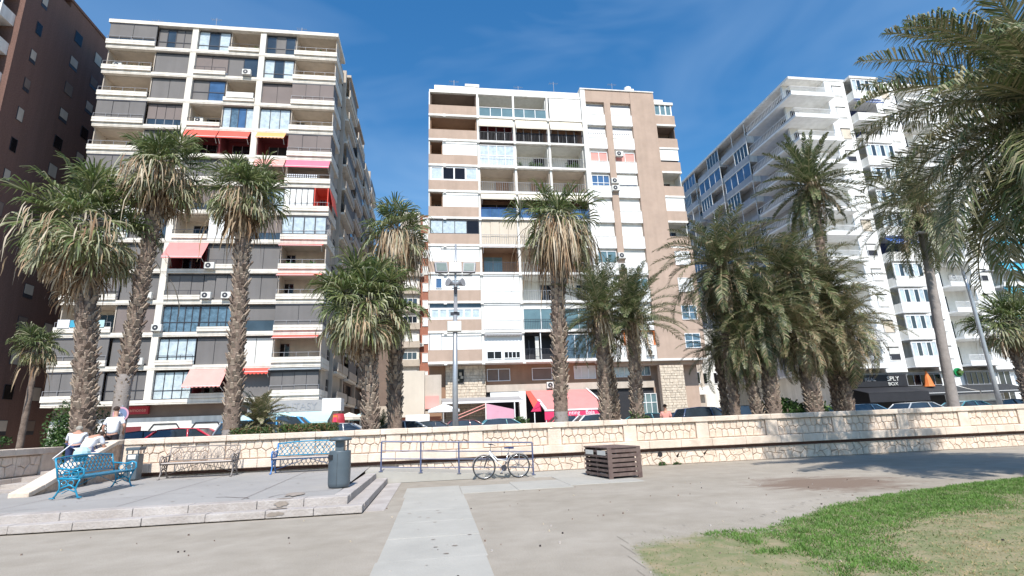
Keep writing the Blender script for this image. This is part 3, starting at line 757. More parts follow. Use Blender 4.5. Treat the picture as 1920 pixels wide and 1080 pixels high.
    for hx in (-22.35, -19.1):
        m = MB()
        pts = [(-1.5, 1.0), (-1.0, 1.75), (.75, 1.75), (1.25, 1.0), (.75, .75), (-1.0, .75)]
        for (a, b), (c, d) in zip(pts, pts[1:]+pts[:1]): m.tube([(hx+a, 49.05, b+.88), (hx+c, 49.05, d+.88)], .05, 'frame_dark', 4)
        part(m, 'shop_window_trim', t)
    # shaded side towards the alley
    for i in range(13):
        s = S0+i*P
        for a, b, w in ((54.5, 60.5, .9), (63.5, 69.5, .6), (72, 78, .45), (80, 86, .4)):
            m = MB(); m.box(-10.55, -10.6+w, a, b, s, s+.25, 'cream'); m.box(-10.62+w, -10.5+w, a, b, s+.249, s+1.1, 'beige_wall'); part(m, 'side_balcony', t)
            if (i*3+int(a)) % 5 < 2:
                m = MB(); m.box(-10.68+w, -10.64+w, a, b, s+1.1, s+2.5, 'screen'); part(m, 'side_screen', t)
        for a, b in ((55, 60), (64, 69), (72.5, 77.5), (80.5, 85.5)):
            m = MB(); m.box(-10.6, -10.55, a, b, s+.3, s+2.5, 'glass_dark' if (i+int(a)) % 3 else 'screen'); part(m, 'side_window', t)
        for a in (52.6, 61.3):
            m = MB(); m.box(-10.62, -10.56 if a > 60 else -10.30, a, a+.9, s+.9, s+2.1, 'glass_dark'); part(m, 'side_window', t)
    m = MB(); zt = S0+13*P
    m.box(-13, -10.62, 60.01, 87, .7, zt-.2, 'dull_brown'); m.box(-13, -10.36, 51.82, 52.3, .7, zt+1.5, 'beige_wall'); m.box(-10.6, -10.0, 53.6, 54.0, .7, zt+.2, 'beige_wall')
    for a in (61.2, 70.6, 79): m.box(-13, -10.3, a, a+.45, .7, zt+.6, 'beige_wall')
    m.box(-12.5, -9.6, 54.4, 60.6, zt-.1, zt+.2, 'beige_wall'); m.box(-12.5, -10.0, 63.4, 69.6, zt-.1, zt+.2, 'beige_wall')
    part(m, 'side_wall', t)
    return t
bl = block_left()

def antenna(par, x, y, z, h, seed):
    rn = random.Random(seed); m = MB(); m.tube([(x, y, z), (x, y, z+h)], .025, 'frame_grey', 5); m.tube([(x-.5, y, z+h*.9), (x+.5, y, z+h*.9)], .015, 'frame_grey', 4)
    for i in range(6): m.tube([(x-.45+i*.18, y-.25+i*.02, z+h*.9), (x-.45+i*.18, y+.25-i*.02, z+h*.9)], .01, 'frame_grey', 4)
    part(m, 'antenna', par)
for x, h in ((-28, 1.6), (-22.5, 2.3), (-14, 1.8)): antenna(bl, x, 49.5, 41.3, h, 1)
def plants(par, x0, x1, y, z, seed, n=5):
    rn = np.random.default_rng(seed)
    for i in range(n):
        x = rn.uniform(x0, x1); m = MB(); m.box(x-.12, x+.12, y-.1, y+.1, z, z+.22, 'brick_red'); o = part(m, 'potted_plant', par)
        k = 60; P_ = np.stack([x+rn.normal(0, .16, k), y+rn.normal(0, .12, k), z+.3+np.abs(rn.normal(0, .2, k))], 1); a_ = rn.normal(0, .08, (k, 3)); b_ = rn.normal(0, .05, (k, 3))
        npmesh('foliage', np.stack([P_-a_, P_+b_, P_+a_, P_-b_], 1).reshape(-1, 3), np.arange(4*k).reshape(-1, 4), rn.integers(0, 2, k), ['leaf', 'leaf2'], o)
plants(bl, -31, -27.6, 48.35, 4.2+2.83*11+.4, 1, 4); plants(bl, -13.6, -10.6, 48.4, 4.2+2.83*12+.4, 2, 4); plants(bl, -13.6, -10.6, 48.4, 4.2+2.83*4+.4, 3, 5); plants(bl, -20, -17.8, 48.4, 4.2+2.83*12+.4, 4, 3)
# wall signs and shop things of the left block are things fixed to it: parts
o = MB(); o.box(-26.35, -23.9, 49.0, 49.28, 3.5, 4.15, 'sign_red'); o = part(o, 'shop_sign', bl); o['label'] = 'dark red sign with pale lettering'
text('lettering', 'Tramonte', (-24.9+20.7, 48.98-48, 3.7-.66), .42, 'pink_awning', bl)
o = MB(); o.box(-15.6, -9.62, 47.7, 47.95, 3.22, 4.17, 'grey_awning'); o.box(-9.6, -8.05, 47.65, 49.3, 3.2, 4.25, 'bright_white'); o = part(o, 'shop_sign', bl); o['label'] = 'grey name board ending in a white box'
text('lettering', 'R', (-13.75+20.7, 47.69-48, 3.38-.66), .82, 'frame_grey', bl); text('lettering', 'FANTASY', (-11.75+20.7, 47.69-48, 3.38-.66), .82, 'frame_grey', bl, sx=1.)
awning(bl, -15.8, -8.7, 3.2, 47.6, 2.0, .8, 'pale_blue_awning', .2, label='pale blue shop awning')

# ---------------------------------------------------------------- dark brick building, far left
def block_brick():
    t = empty('brick_building', (-36, 50, .66), 'very tall dark brown brick building standing in shade at the left edge', 'building')
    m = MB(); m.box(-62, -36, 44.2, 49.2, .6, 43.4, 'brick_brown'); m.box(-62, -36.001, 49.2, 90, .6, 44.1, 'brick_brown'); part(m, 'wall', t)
    for i in range(14):
        z = 2.2+i*2.95
        for j, y in enumerate((45.8, 50.4, 53.6)):
            h = 1.25; w_ = 1.1 if j else .7
            m = MB(); m.box(-36.0, -35.97, y, y+w_, z, z+h, 'frame_dark'); 
            if (i*3+j) % 4: m.box(-35.968, -35.95, y+.06, y+w_-.06, z+.35 if (i+j) % 3 else z+.04, z+h-.04, 'beige_wall' if (i+j) % 2 else 'dull_brown')
            else: m.box(-35.968, -35.955, y+.06, y+w_-.06, z+.04, z+h-.04, 'glass_dark')
            part(m, 'window', t)
    for i in range(15):
        z = 1.4+i*2.95
        m = MB(); m.box(-46, -36.5, 42.7, 44.19, z, z+.25, 'white'); m.box(-46, -36.5, 42.7, 42.85, z+.26, z+1.15, 'white'); m.box(-36.62, -36.5, 42.86, 44.19, z+.26, z+1.15, 'white')
        part(m, 'balcony', t)
        m = MB(); m.box(-45.9, -36.6, 42.9, 42.95, z+1.16, z+2.65, 'glass_teal' if i % 3 else 'glass'); 
        for k in range(7): m.box(-45.9+k*1.53, -45.8+k*1.53, 42.84, 42.898, z+1.16, z+2.65, 'frame_white')
        part(m, 'balcony_glazing', t)
    m = MB(); m.box(-62.2, -35.9, 44, 90.2, 44.12, 44.4, 'brick_brown'); part(m, 'roof', t)
block_brick()

# ---------------------------------------------------------------- middle block
def block_mid():
    t = empty('apartment_building', (12.5, 48, .66), 'ten storey white and tan apartment block with a tan tower and stone clad corners', 'building')
    P = 2.811; S0 = 7.0
    m = MB(); m.box(-.6, 15.4, 50.2, 62, .7, S0+10*P+.35, 'white'); m.box(15.4, 25.8, 49.6, 62, .7, 35.9, 'tan'); part(m, 'wall', t)
    # white sections
    m = MB(); z = S0+10*P
    m.box(-.62, 15.42, 48.0, 50.19, z, z+.3, 'white'); m.box(-.1, 4.2, 48.3, 50.3, z+.31, z+1.05, 'white'); m.box(4.21, 15.42, 48.2, 50.3, z+.31, z+.9, 'white'); m.box(3.1, 4.6, 48.25, 50.2, z+1.06, z+1.35, 'white')
    part(m, 'roof', t); m = MB(); m.box(23.75, 25.2, 48.6, 50, z+.1, z+.9, 'white'); m.box(23.73, 26.0, 47.95, 50, z-.15, z+.15, 'white')
    part(m, 'tower_roof', t)
    cols = [4.33, 8.1, 11.75]
    for i in range(10):
        s = S0+i*P
        m = MB(); m.box(-.68, 15.45, 47.9, 50.19, s, s+.22, 'white')
        for c in [0.9]+cols: m.box(c-.14, c+.14, 47.82, 47.9, s-.12, s+.2, 'white')
        part(m, 'floor_slab', t)
        m = MB()
        for c in cols: m = MB(); m.box(c-.1, c+.1, 47.98, 48.2, s+.22, s+P, 'white'); part(m, 'column', t)
        m = MB(); m.box(-.66, -.56, 48, 48.1, s+1.27, s+P, 'white'); part(m, 'column', t)
        m = MB(); m.box(-.67, 4.22, 47.94, 48.1, s+.23, s+1.27, 'tan'); m.box(-.67, -.55, 48.11, 50.1, s+.23, s+1.27, 'tan'); part(m, 'balcony_parapet', t)
    top = lambda i: (S0+i*P+.24, S0+(i+1)*P-.02)
    rows = [  # left bay, section 1, section 2, section 3 ; from the top
     ('open', 'teal2', None, 'white'),
     ('open', 'awc', 'aws', 'aws'),
     ('half', 'gwr', 'open', 'open'),
     ('win4', 'openb', 'openb', 'openb'),
     ('half', 'awcb', 'awcb', 'awcb'),
     ('winb', 'beige', 'beige', 'open'),
     ('white', 'openg', 'openb', 'openb'),
     ('whitew', 'whiter', 'open', 'open'),
     ('win6', 'whiter', 'teal', 'teal'),
     ('white', 'whites', 'dark', 'glassr'),
    ]
    xs = [(-.5, 4.2), (4.45, 7.98), (8.22, 11.62), (11.87, 15.4)]
    for r, row in enumerate(rows):
        z0, z1 = top(9-r)
        for b, k in enumerate(row):
            if k is None: continue
            x0, x1 = xs[b]; y = 48.2
            rl = None
            if b == 0:
                zz = z0+1.05
                if k == 'open': recess(t, x0, x1, z0, z1, y, 1.8, wk='tan_dark' if r else 'dull_brown', door=(.5, .95), dk='glass_dark')
                elif k == 'half':
                    recess(t, x0, x0+1.2, z0, z1, y, 1.8, wk='tan_dark', door=(.4, .8)); m = MB(); m.box(x0+1.22, x1, 48.0, 48.1, zz, z1, 'screen_white'); m.box(x0+1.22, x1, 47.95, 48.0, z1-.25, z1-.1, 'screen_white'); part(m, 'white_blind', t)
                elif k == 'win4': window(t, x0, x1, zz, z1, 48.05, 4, 'frame_white', pk=['curtain', 'glass_dark', 'glass_dark', 'curtain'], t=.14)
                elif k == 'winb': window(t, x0, x1, zz, z1-.1, 48.05, 4, 'frame_dark', pk=['curtain', 'curtain', 'curtain', 'glass_dark'])
                elif k == 'win6': window(t, x0, x1, zz, z1-.4, 48.05, 6, 'frame_white', gk='curtain', t=.17); m = MB(); m.box(x0, x1, 48.1, 48.2, z1-.39, z1, 'glass'); part(m, 'top_light', t)
                elif k == 'white':
                    m = MB(); m.box(x0, x0+1., 48.0, 48.1, zz, z1, 'screen_white'); m.box(x0+1.05, x1, 48.02, 48.1, zz, z1, 'screen_white'); m.box(x0+1.05, x1, 47.94, 48.018, z1-.22, z1-.08, 'screen_white'); m.box(x0+1.0, x0+1.05, 48.08, 48.1, zz, z1, 'frame_grey'); part(m, 'white_blind', t)
                elif k == 'whitew':
                    m = MB(); m.box(x0, x1, 48.02, 48.1, zz, z1, 'screen_white'); part(m, 'white_blind', t); window(t, x0+.5, x0+1.1, zz+.15, z1-.35, 47.99, 1, 'frame_white', 'glass_blue'); window(t, x0+2, x0+2.8, zz+.2, z1-.5, 47.99, 1, 'frame_white', 'curtain')
                continue
            if k == 'white':
                m = MB(); m.box(x0+.1, x1, 47.95, 48.05, z0, z1-.1, 'screen_white'); part(m, 'white_blind', t)
            elif k == 'teal2':
                x1 = xs[2][1]; recess(t, x0, x1, z0, z1, y, 1.8, wk='ac', door=(.1, .9), dk='glass_teal'); m = MB(); m.box(x0, x1, 48.0, 48.03, z0, z0+1.0, 'glass_teal')
                for q in range(7): m.box(x0+(x1-x0-.06)*q/6, x0+.06+(x1-x0-.06)*q/6, 47.95, 47.998, z0, z0+1.05, 'frame_white')
                m.box(x0, x1, 47.95, 48.05, z0+1.0, z0+1.05, 'frame_white'); part(m, 'glass_balustrade', t)
            elif k in ('awc', 'aws', 'awcb'):
                recess(t, x0, x1, z0, z1, y, 1.5, wk='dark_red' if k == 'awc' else 'tan_dark', door=(.05, .95), dk='black'); 
                if k == 'awc': awning(t, x0-.05, x1, z1, 48.0, .35, .95, 'cream_awning')
                elif k == 'aws': awning(t, x0, x1, z1, 48.0, .4, 1.05, 'cream_awning', stripes=3)
                else: awning(t, x0, x1, z1, 48.0, .5, .65, 'cream_awning')
                m = MB()
                if k == 'awcb': m.box(x0, x1, 48.02, 48.04, z0, z0+.95, 'glass_blue'); rail(m, x0, x1, 47.95, z0, z0+1.0, 'blue_awning', .9)
                else:
                    for q in range(5): m.box(x0+(x1-x0-.06)*q/4, x0+.06+(x1-x0-.06)*q/4, 48.0, 48.06, z0, z1-.9, 'frame_grey')
                    rail(m, x0, x1, 47.95, z0, z0+1.0, 'frame_dark', 1.2, bars=.14)
                part(m, 'railing', t)
            elif k == 'gwr':
                window(t, x0, x1, z0, z1-.2, 48.12, 4, 'frame_white', 'curtain', split=.5); rl = 'frame_white'
            elif k == 'open': recess(t, x0, x1, z0, z1, y, 1.9, wk='ac', door=(.65, .98), dk='glass_dark'); rl = 'frame_grey'
            elif k == 'openb': recess(t, x0, x1, z0, z1, y, 1.9, wk='beige_wall', door=(.5, .9), dk='tan_dark'); rl = 'frame_grey'
            elif k == 'openg': recess(t, x0, x1, z0, z1, y, 1.6, wk='tan_dark', door=(.1, .6), dk='glass_teal'); rl = 'frame_dark'; awning(t, x0, x1, z1, 47.9, .4, .15, 'dark_red', .05)
            elif k == 'beige': screen(t, x0, x1, z0, z1, 48.1, 4, 'screen_beige', gap='beige_wall'); rl = 'frame_grey'
            elif k == 'whiter':
                m = MB(); m.box(x0, x1, 48.05, 48.1, z0+.1, z1-.15, 'screen_white'); m.box(x0, x1, 47.98, 48.045, z1-.14, z1, 'screen_white'); part(m, 'white_blind', t); rl = 'frame_white'
            elif k == 'whites':
                m = MB(); m.box(x0, x1, 48.05, 48.1, z0+.9, z1-.1, 'screen_white'); m.box(x0, x1, 48.06, 48.1, z0, z0+.9, 'frame_white'); part(m, 'white_blind', t); awning(t, x0, x1, z1, 48.0, .3, .1, 'grey_awning', .25, scal=True)
                window(t, x0+.2, x0+1.6, z0+.1, z0+.85, 48.0, 2, 'frame_white', 'glass_dark'); window(t, x0+1.8, x1-.2, z0+.15, z0+.8, 48.0, 4, 'frame_white', 'glass_dark'); rl = None
            elif k == 'teal': window(t, x0, x1, z0, z1-.5, 48.12, 2, 'frame_white', 'glass_teal'); m = MB(); m.box(x0, x1, 48.1, 48.2, z1-.49, z1, 'ac'); part(m, 'blind', t); rl = 'frame_dark'
            elif k == 'dark': recess(t, x0, x1, z0, z1-.1, y, 1.3, wk='black', door=(.2, .9), dk='black'); m = MB(); m.box(x0+1.5, x0+1.58, 48.0, 48.06, z0, z1, 'frame_white'); m.box(x0+1.1, x0+1.45, 48.5, 48.55, z0, z1-.3, 'ac'); part(m, 'window_post', t); rl = 'barsd'
            elif k == 'glassr': window(t, x0, x1, z0, z1-.2, 48.12, 3, 'frame_white', 'curtain_blue'); rl = 'barsd'
            if rl:
                m = MB()
                if rl == 'barsd': rail(m, x0, x1, 47.95, z0, z0+1.0, 'frame_dark', bars=.13)
                elif rl == 'frame_dark' or rl == 'frame_white': rail(m, x0, x1, 47.95, z0, z0+1.0, rl, bars=.16)
                else: rail(m, x0, x1, 47.95, z0, z0+1.0, rl, 1.8, bars=.22)
                part(m, 'railing', t)
    # tower
    m = MB(); TY = 47.75
    zb = 7.0; zt = 36.1
    m.box(15.45, 15.95, TY+.02, 49.59, zb, zt+.12, 'white')
    m.box(15.96, 21.0, TY+.03, 49.59, 34.75, zt, 'tan'); m.box(18.0, 18.68, TY+.0, 49.59, zb, 34.74, 'tan'); m.box(21.01, 23.72, TY, 49.59, zb, zt, 'tan')
    part(m, 'tower_wall', t)
    m = MB(); m.box(15.4, 23.76, TY-.04, 49.6, zt+.13, zt+.25, 'white'); m.box(20.8, 21.8, 48.3, 49.3, zt+.26, zt+.9, 'white'); m.tube([(21.3, 48.8, zt+.9), (21.3, 48.8, zt+1.3), (21.3, 48.8, zt+1.5)], [.35, .4, .1], 'bright_white', 10); part(m, 'tower_roof', t)
    for i in range(10):
        s = 7.05+i*2.77
        for j, (a, b) in enumerate(((15.96, 17.99), (18.69, 21.0))):
            m = MB(); m.box(a, b, TY+.36, 49.5, s, s+2.76, 'white'); m.box(a, b, TY+.05, TY+.355, s+.02, s+1.25, 'bright_white'); m.box(a, b, TY+.02, TY+.355, s+1.252, s+1.3, 'white'); part(m, 'window_panel', t)
            r = 9-i
            z0, z1 = s+1.32, s+2.35
            if r == 2: window(t, a+.1, b-.05, z0, z1+.1, TY+.30, 2, 'frame_white', 'screen_beige' if 0 else 'pink_awning')
            elif r == 3 and j == 0: window(t, a+.05, b-.05, z0-.2, z1+.2, TY+.30, 3, 'frame_white', 'glass_blue', split=.4)
            elif r == 3: window(t, a+.05, b-.05, z0-.2, z1+.2, TY+.30, 1, 'frame_white', 'glass_blue', split=.4); m = MB(); m.box(a+.06, b-.06, TY+.2, TY+.24, z0+.2, z1+.2, 'screen_white'); part(m, 'shutter', t)
            elif r == 6 and j == 0: window(t, a+.05, b-.05, z0-.2, z1+.2, TY+.30, 2, 'frame_white', 'glass_teal')
            elif r == 9: recess(t, a, b, z0-.1, z1+.4, TY+.1, .4, wk='orange', dk='tan_dark'); 
            elif r == 7 and j == 1: window(t, a+.05, b-.05, z0-.2, z1+.2, TY+.30, 3, 'frame_white', 'glass_teal')
            else:
                m = MB(); m.box(a+.03, b-.03, TY+.30, TY+.35, z0+.02, z1-.02, 'screen_white'); m.box(a+.02, b-.02, TY+.33, TY+.355, z1, z1+.28, 'frame_grey' if r in (0, 1) else 'ac')
                if r == 1:
                    for q in range(8): m.box(a+.1+q*.24, a+.24+q*.24, TY+.29, TY+.299, z0+.5, z0+.66, 'frame_grey')
                part(m, 'shutter', t)
    for x, z in ((19.1, 28.0+.2), (18.35, 25.1), (18.35, 24.3), (18.35, 17.0), (18.35, 15.9)): ac(t, x, z-.0, TY)
    ac(t, 20.3, 7.35, TY+.1); ac(t, 10.7, 4.62, 49.1)
    # right bay of the tower
    for i in range(10):
        s = S0+i*P; r = 9-i
        if r < 6:
            m = MB(); m.box(23.73, 26.0, 47.9, 49.58, s, s+.2, 'white'); part(m, 'floor_slab', t)
            m = MB(); m.box(23.73, 25.98, 47.94, 48.06, s+.21, s+1.3, 'tan'); m.box(25.88, 25.98, 48.07, 49.58, s+.21, s+1.3, 'tan'); part(m, 'balcony_parapet', t)
            z0, z1 = s+1.31, s+P-.02
            if r == 0: window(t, 23.75, 25.8, z0, z1, 48.1, 3, 'frame_white', 'glass_teal', t=.14)
            elif r in (2, 4): m = MB(); m.box(23.8, 25.9, 47.98, 48.05, z0+(.2 if r == 2 else 0), z1, 'screen_white'); m.box(23.9, 25.8, 48.06, 48.1, z0, z1, 'black'); part(m, 'white_blind', t)
            else: recess(t, 23.75, 25.9, s+.22, z1, 48.1, 1.45, wk='dull_brown' if r == 1 else 'ac', door=(.2, .7))
        else:
            m = MB(); m.box(23.73, 26.05, 47.80, 49.58, s+.01 if r > 6 else s+.01, s+P+(.0), 'tan'); part(m, 'bay_wall', t)
            window(t, 24.0, 25.6, s+1.0, s+2.45, 47.78, 2, 'frame_white', 'screen_white' if r in (6, 7) else 'curtain_blue', split=.5)
    # base: mezzanine and shops, set back under the first slab
    m = MB()
    m.box(-.6, .9, 49.5, 50.19, 2.2, S0-.01, 'tan_dark'); m.box(4.65, 20.9, 49.5, 50.19, 5.1, S0-.01, 'tan_dark'); m.box(4.65, 21., 49.15, 50.18, 4.45, 5.09, 'beige_wall'); m.box(4.7, 21., 49.4, 50.17, .67, 4.44, 'black')
    m.box(5.0, 8.2, 49.2, 49.39, 4.0, 4.44, 'bright_white'); m.box(7.6, 8.25, 48.8, 49.38, .67, 4.42, 'bright_white'); m.box(15.4, 25.8, 48.3, 49.4, 6.5, 6.99, 'tan'); m.box(15.3, 26.1, 47.7, 49.5, 6.85, 7.04, 'white')
    part(m, 'base_wall', t)
    m = MB()
    def rub(x0, x1, z0, z1, y, seed):
        rn = random.Random(seed); z = z0
        m.box(x0, x1, y+.04, y+.6, z0, z1, 'mortar')
        while z < z1-.05:
            h = min(rn.uniform(.2, .34), z1-z); x = x0
            while x < x1-.02:
                q = min(x1, x+rn.uniform(.25, .6)); m.box(x+.015, q-.015, y-rn.uniform(0, .05), y+.05, z+.015, z+h-.015, 'rubble'); x = q
            z += h
    rub(.9, 4.6, 2.3, S0-.02, 49.2, 1); part(m, 'stone_cladding', t); m = MB(); rub(21.2, 23.6, .67, 6.45, 48.0, 2)
    part(m, 'stone_cladding', t)
    window(t, 4.75, 6.95, 5.45, 6.6, 49.45, 2, 'frame_white', 'dull_brown'); window(t, 9.05, 11.0, 5.45, 6.6, 49.45, 1, 'frame_white', 'dull_brown')
    window(t, 13.15, 15.3, 5.45, 6.7, 49.45, 3, 'frame_white', 'ac'); window(t, 17.0, 18.8, 5.5, 6.7, 49.45, 3, 'frame_white', 'curtain'); window(t, 19.6, 20.85, 5.6, 6.7, 49.45, 2, 'frame_white', 'curtain_blue'); window(t, 1.7, 2.6, 5.3, 6.6, 49.17, 1, 'frame_dark', 'glass_dark')
    window(t, 18.9, 21.15, .8, 3.9, 49.3, 4, 'frame_white', 'glass_teal', split=.72)
    awning(t, .5, 7.6, 4.0, 49.0, 3.0, .45, 'grey_awning', .12, label='grey terrace awning over pink side curtain')
    m = MB()
    for x in (.6, 4.2, 6.7, 7.5): m.box(x, x+.09, 45.9, 46.0, .67, 3.36, 'frame_white')
    m.box(.5, 7.6, 45.88, 46.02, 3.37, 3.5, 'frame_white'); m.tube([(1.6, 45.5, 2.3), (4.2, 45.8, 3.25)], .04, 'pink_awning', 5); m.tube([(1.5, 45.5, 2.0), (4.2, 45.8, 3.0)], .04, 'pink_awning', 5)
    part(m, 'terrace_frame', t)
    m = MB(); m.slab([(4.3, 45.8, 3.3), (6.66, 45.8, 2.75), (6.66, 45.8, .8), (4.3, 45.8, .8)], (0, .03, 0), 'pink_cloth'); part(m, 'side_curtain', t)
    m = MB()
    m.slab([(8.7, 49.0, 4.5), (14.1, 49.0, 4.45), (14.75, 45.2, 2.62), (9.2, 45.2, 2.52)], (0, 0, -.03), 'coral_awning')
    m.box(9.2, 14.72, 45.15, 45.19, 1.75, 2.46, 'hot_red'); m.box(9.2, 14.8, 45.1, 45.22, 2.47, 2.6, 'frame_white'); m.slab([(14.05, 49.0, 4.5), (14.22, 49.0, 4.5), (14.85, 45.1, 2.68), (14.7, 45.1, 2.68)], (0, 0, .06), 'frame_white')
    m.slab([(8.95, 47.0, 3.5), (9.2, 47.0, 3.5), (9.4, 45.1, 2.62), (9.15, 45.1, 2.62)], (0, 0, .06), 'frame_white')
    m.slab([(8.25, 49.0, 4.45), (9.1, 49.0, 4.45), (9.2, 46.2, 3.0), (8.5, 46.2, 2.7)], (0, 0, -.03), 'red_awning'); m.slab([(8.2, 46.2, 2.5), (9.15, 46.2, 2.5), (9.1, 46.2, 3.3), (8.9, 46.2, 3.4)], (0, .04, 0), 'hot_red')
    m.box(9.25, 14.6, 45.3, 45.33, .67, 1.74, 'hot_red')
    for x in (8.3, 9.3, 14.6): m.box(x, x+.07, 45.2, 45.27, .67, 2.4, 'frame_white')
    o = part(m, 'terrace_awning', t); o['label'] = 'coral red restaurant awning with white trim and lettering'
    text('lettering', 'nting', (11.8-12.5, 45.14-48, 2.12-.66), .5, 'shirt', t); text('lettering', 'Baja', (13.2-12.5, 45.14-48, 2.12-.66), .5, 'shirt', t)
    return t
bm = block_mid()
for x, h in ((2, 1.7), (9, 1.4), (13, 2.2)): antenna(bm, x, 49.5, 36, h, 2)
antenna(bm, 19.5, 48.8, 36.3, 1.6, 3)
plants(bm, 8.5, 15, 48.4, 7+2.811*7+.24, 5, 6); plants(bm, 0, 3.8, 48.4, 7+2.811*9+.24, 6, 3)

# ---------------------------------------------------------------- alley building seen between the two blocks
def block_alley():
    t = empty('alley_building', (-3, 76, .66), 'narrow cream and red brick building at the end of the alley', 'building')
    m = MB(); m.box(-5.2, -2.3, 75, 90, .6, 33, 'cream'); m.box(-2.29, 3, 76.2, 90, .6, 33, 'brick_red'); m.box(-8.6, -5.2, 78, 92, .6, 30, 'dull_brown'); m.box(-9.5, 4, 70, 74.8, .6, 4.3, 'beige_wall')
    part(m, 'wall', t)
    for i in range(11):
        z = 4.6+i*2.6
        m = MB(); m.box(-4.9, -2.2, 74.5, 74.99, z, z+.9, 'beige_wall'); part(m, 'balcony_parapet', t)
        window(t, -4.6, -2.6, z+.95, z+2.0, 74.95, 3, 'frame_white', ['screen_white', 'glass_dark', 'glass'][i % 3])
        window(t, -1.9, -1.1, z+.7, z+2.0, 76.15, 1, 'frame_white', 'screen_white'); 
        if i % 2: ac(t, -2.0, z+.3, 75.9, .8)
block_alley()
def block_alley2():
    t = empty('alley_building', (30, 60, .66), 'low beige block with dark red balconies in the gap behind the date palms', 'building')
    m = MB(); m.box(26.2, 33, 62, 80, .6, 9.5, 'beige_wall'); m.box(33.01, 38.5, 66, 80, .6, 13, 'white'); part(m, 'wall', t)
    for i in range(2):
        z = 1.2+i*2.9; m = MB(); m.box(26.3, 28.9, 58.5, 61.98, z+1.3, z+1.5, 'dark_red'); m.box(26.3, 28.9, 58.4, 58.49, z+1.3, z+2.4, 'tan_dark' if i else 'dark_red'); part(m, 'balcony', t)
    for x, z in ((29.6, 2.2), (29.6, 5.4), (31.4, 5.4), (34.5, 5.6), (36.5, 5.6), (34.5, 9), (36.5, 9)):
        window(t, x, x+1.1, z, z+1.5, 61.95 if x < 33 else 65.95, 2, 'frame_white', 'glass_dark')
    m = MB(); m.box(29.2, 32.8, 61.2, 61.99, 4.1, 5.0, 'white'); part(m, 'balcony_parapet', t)
block_alley2()

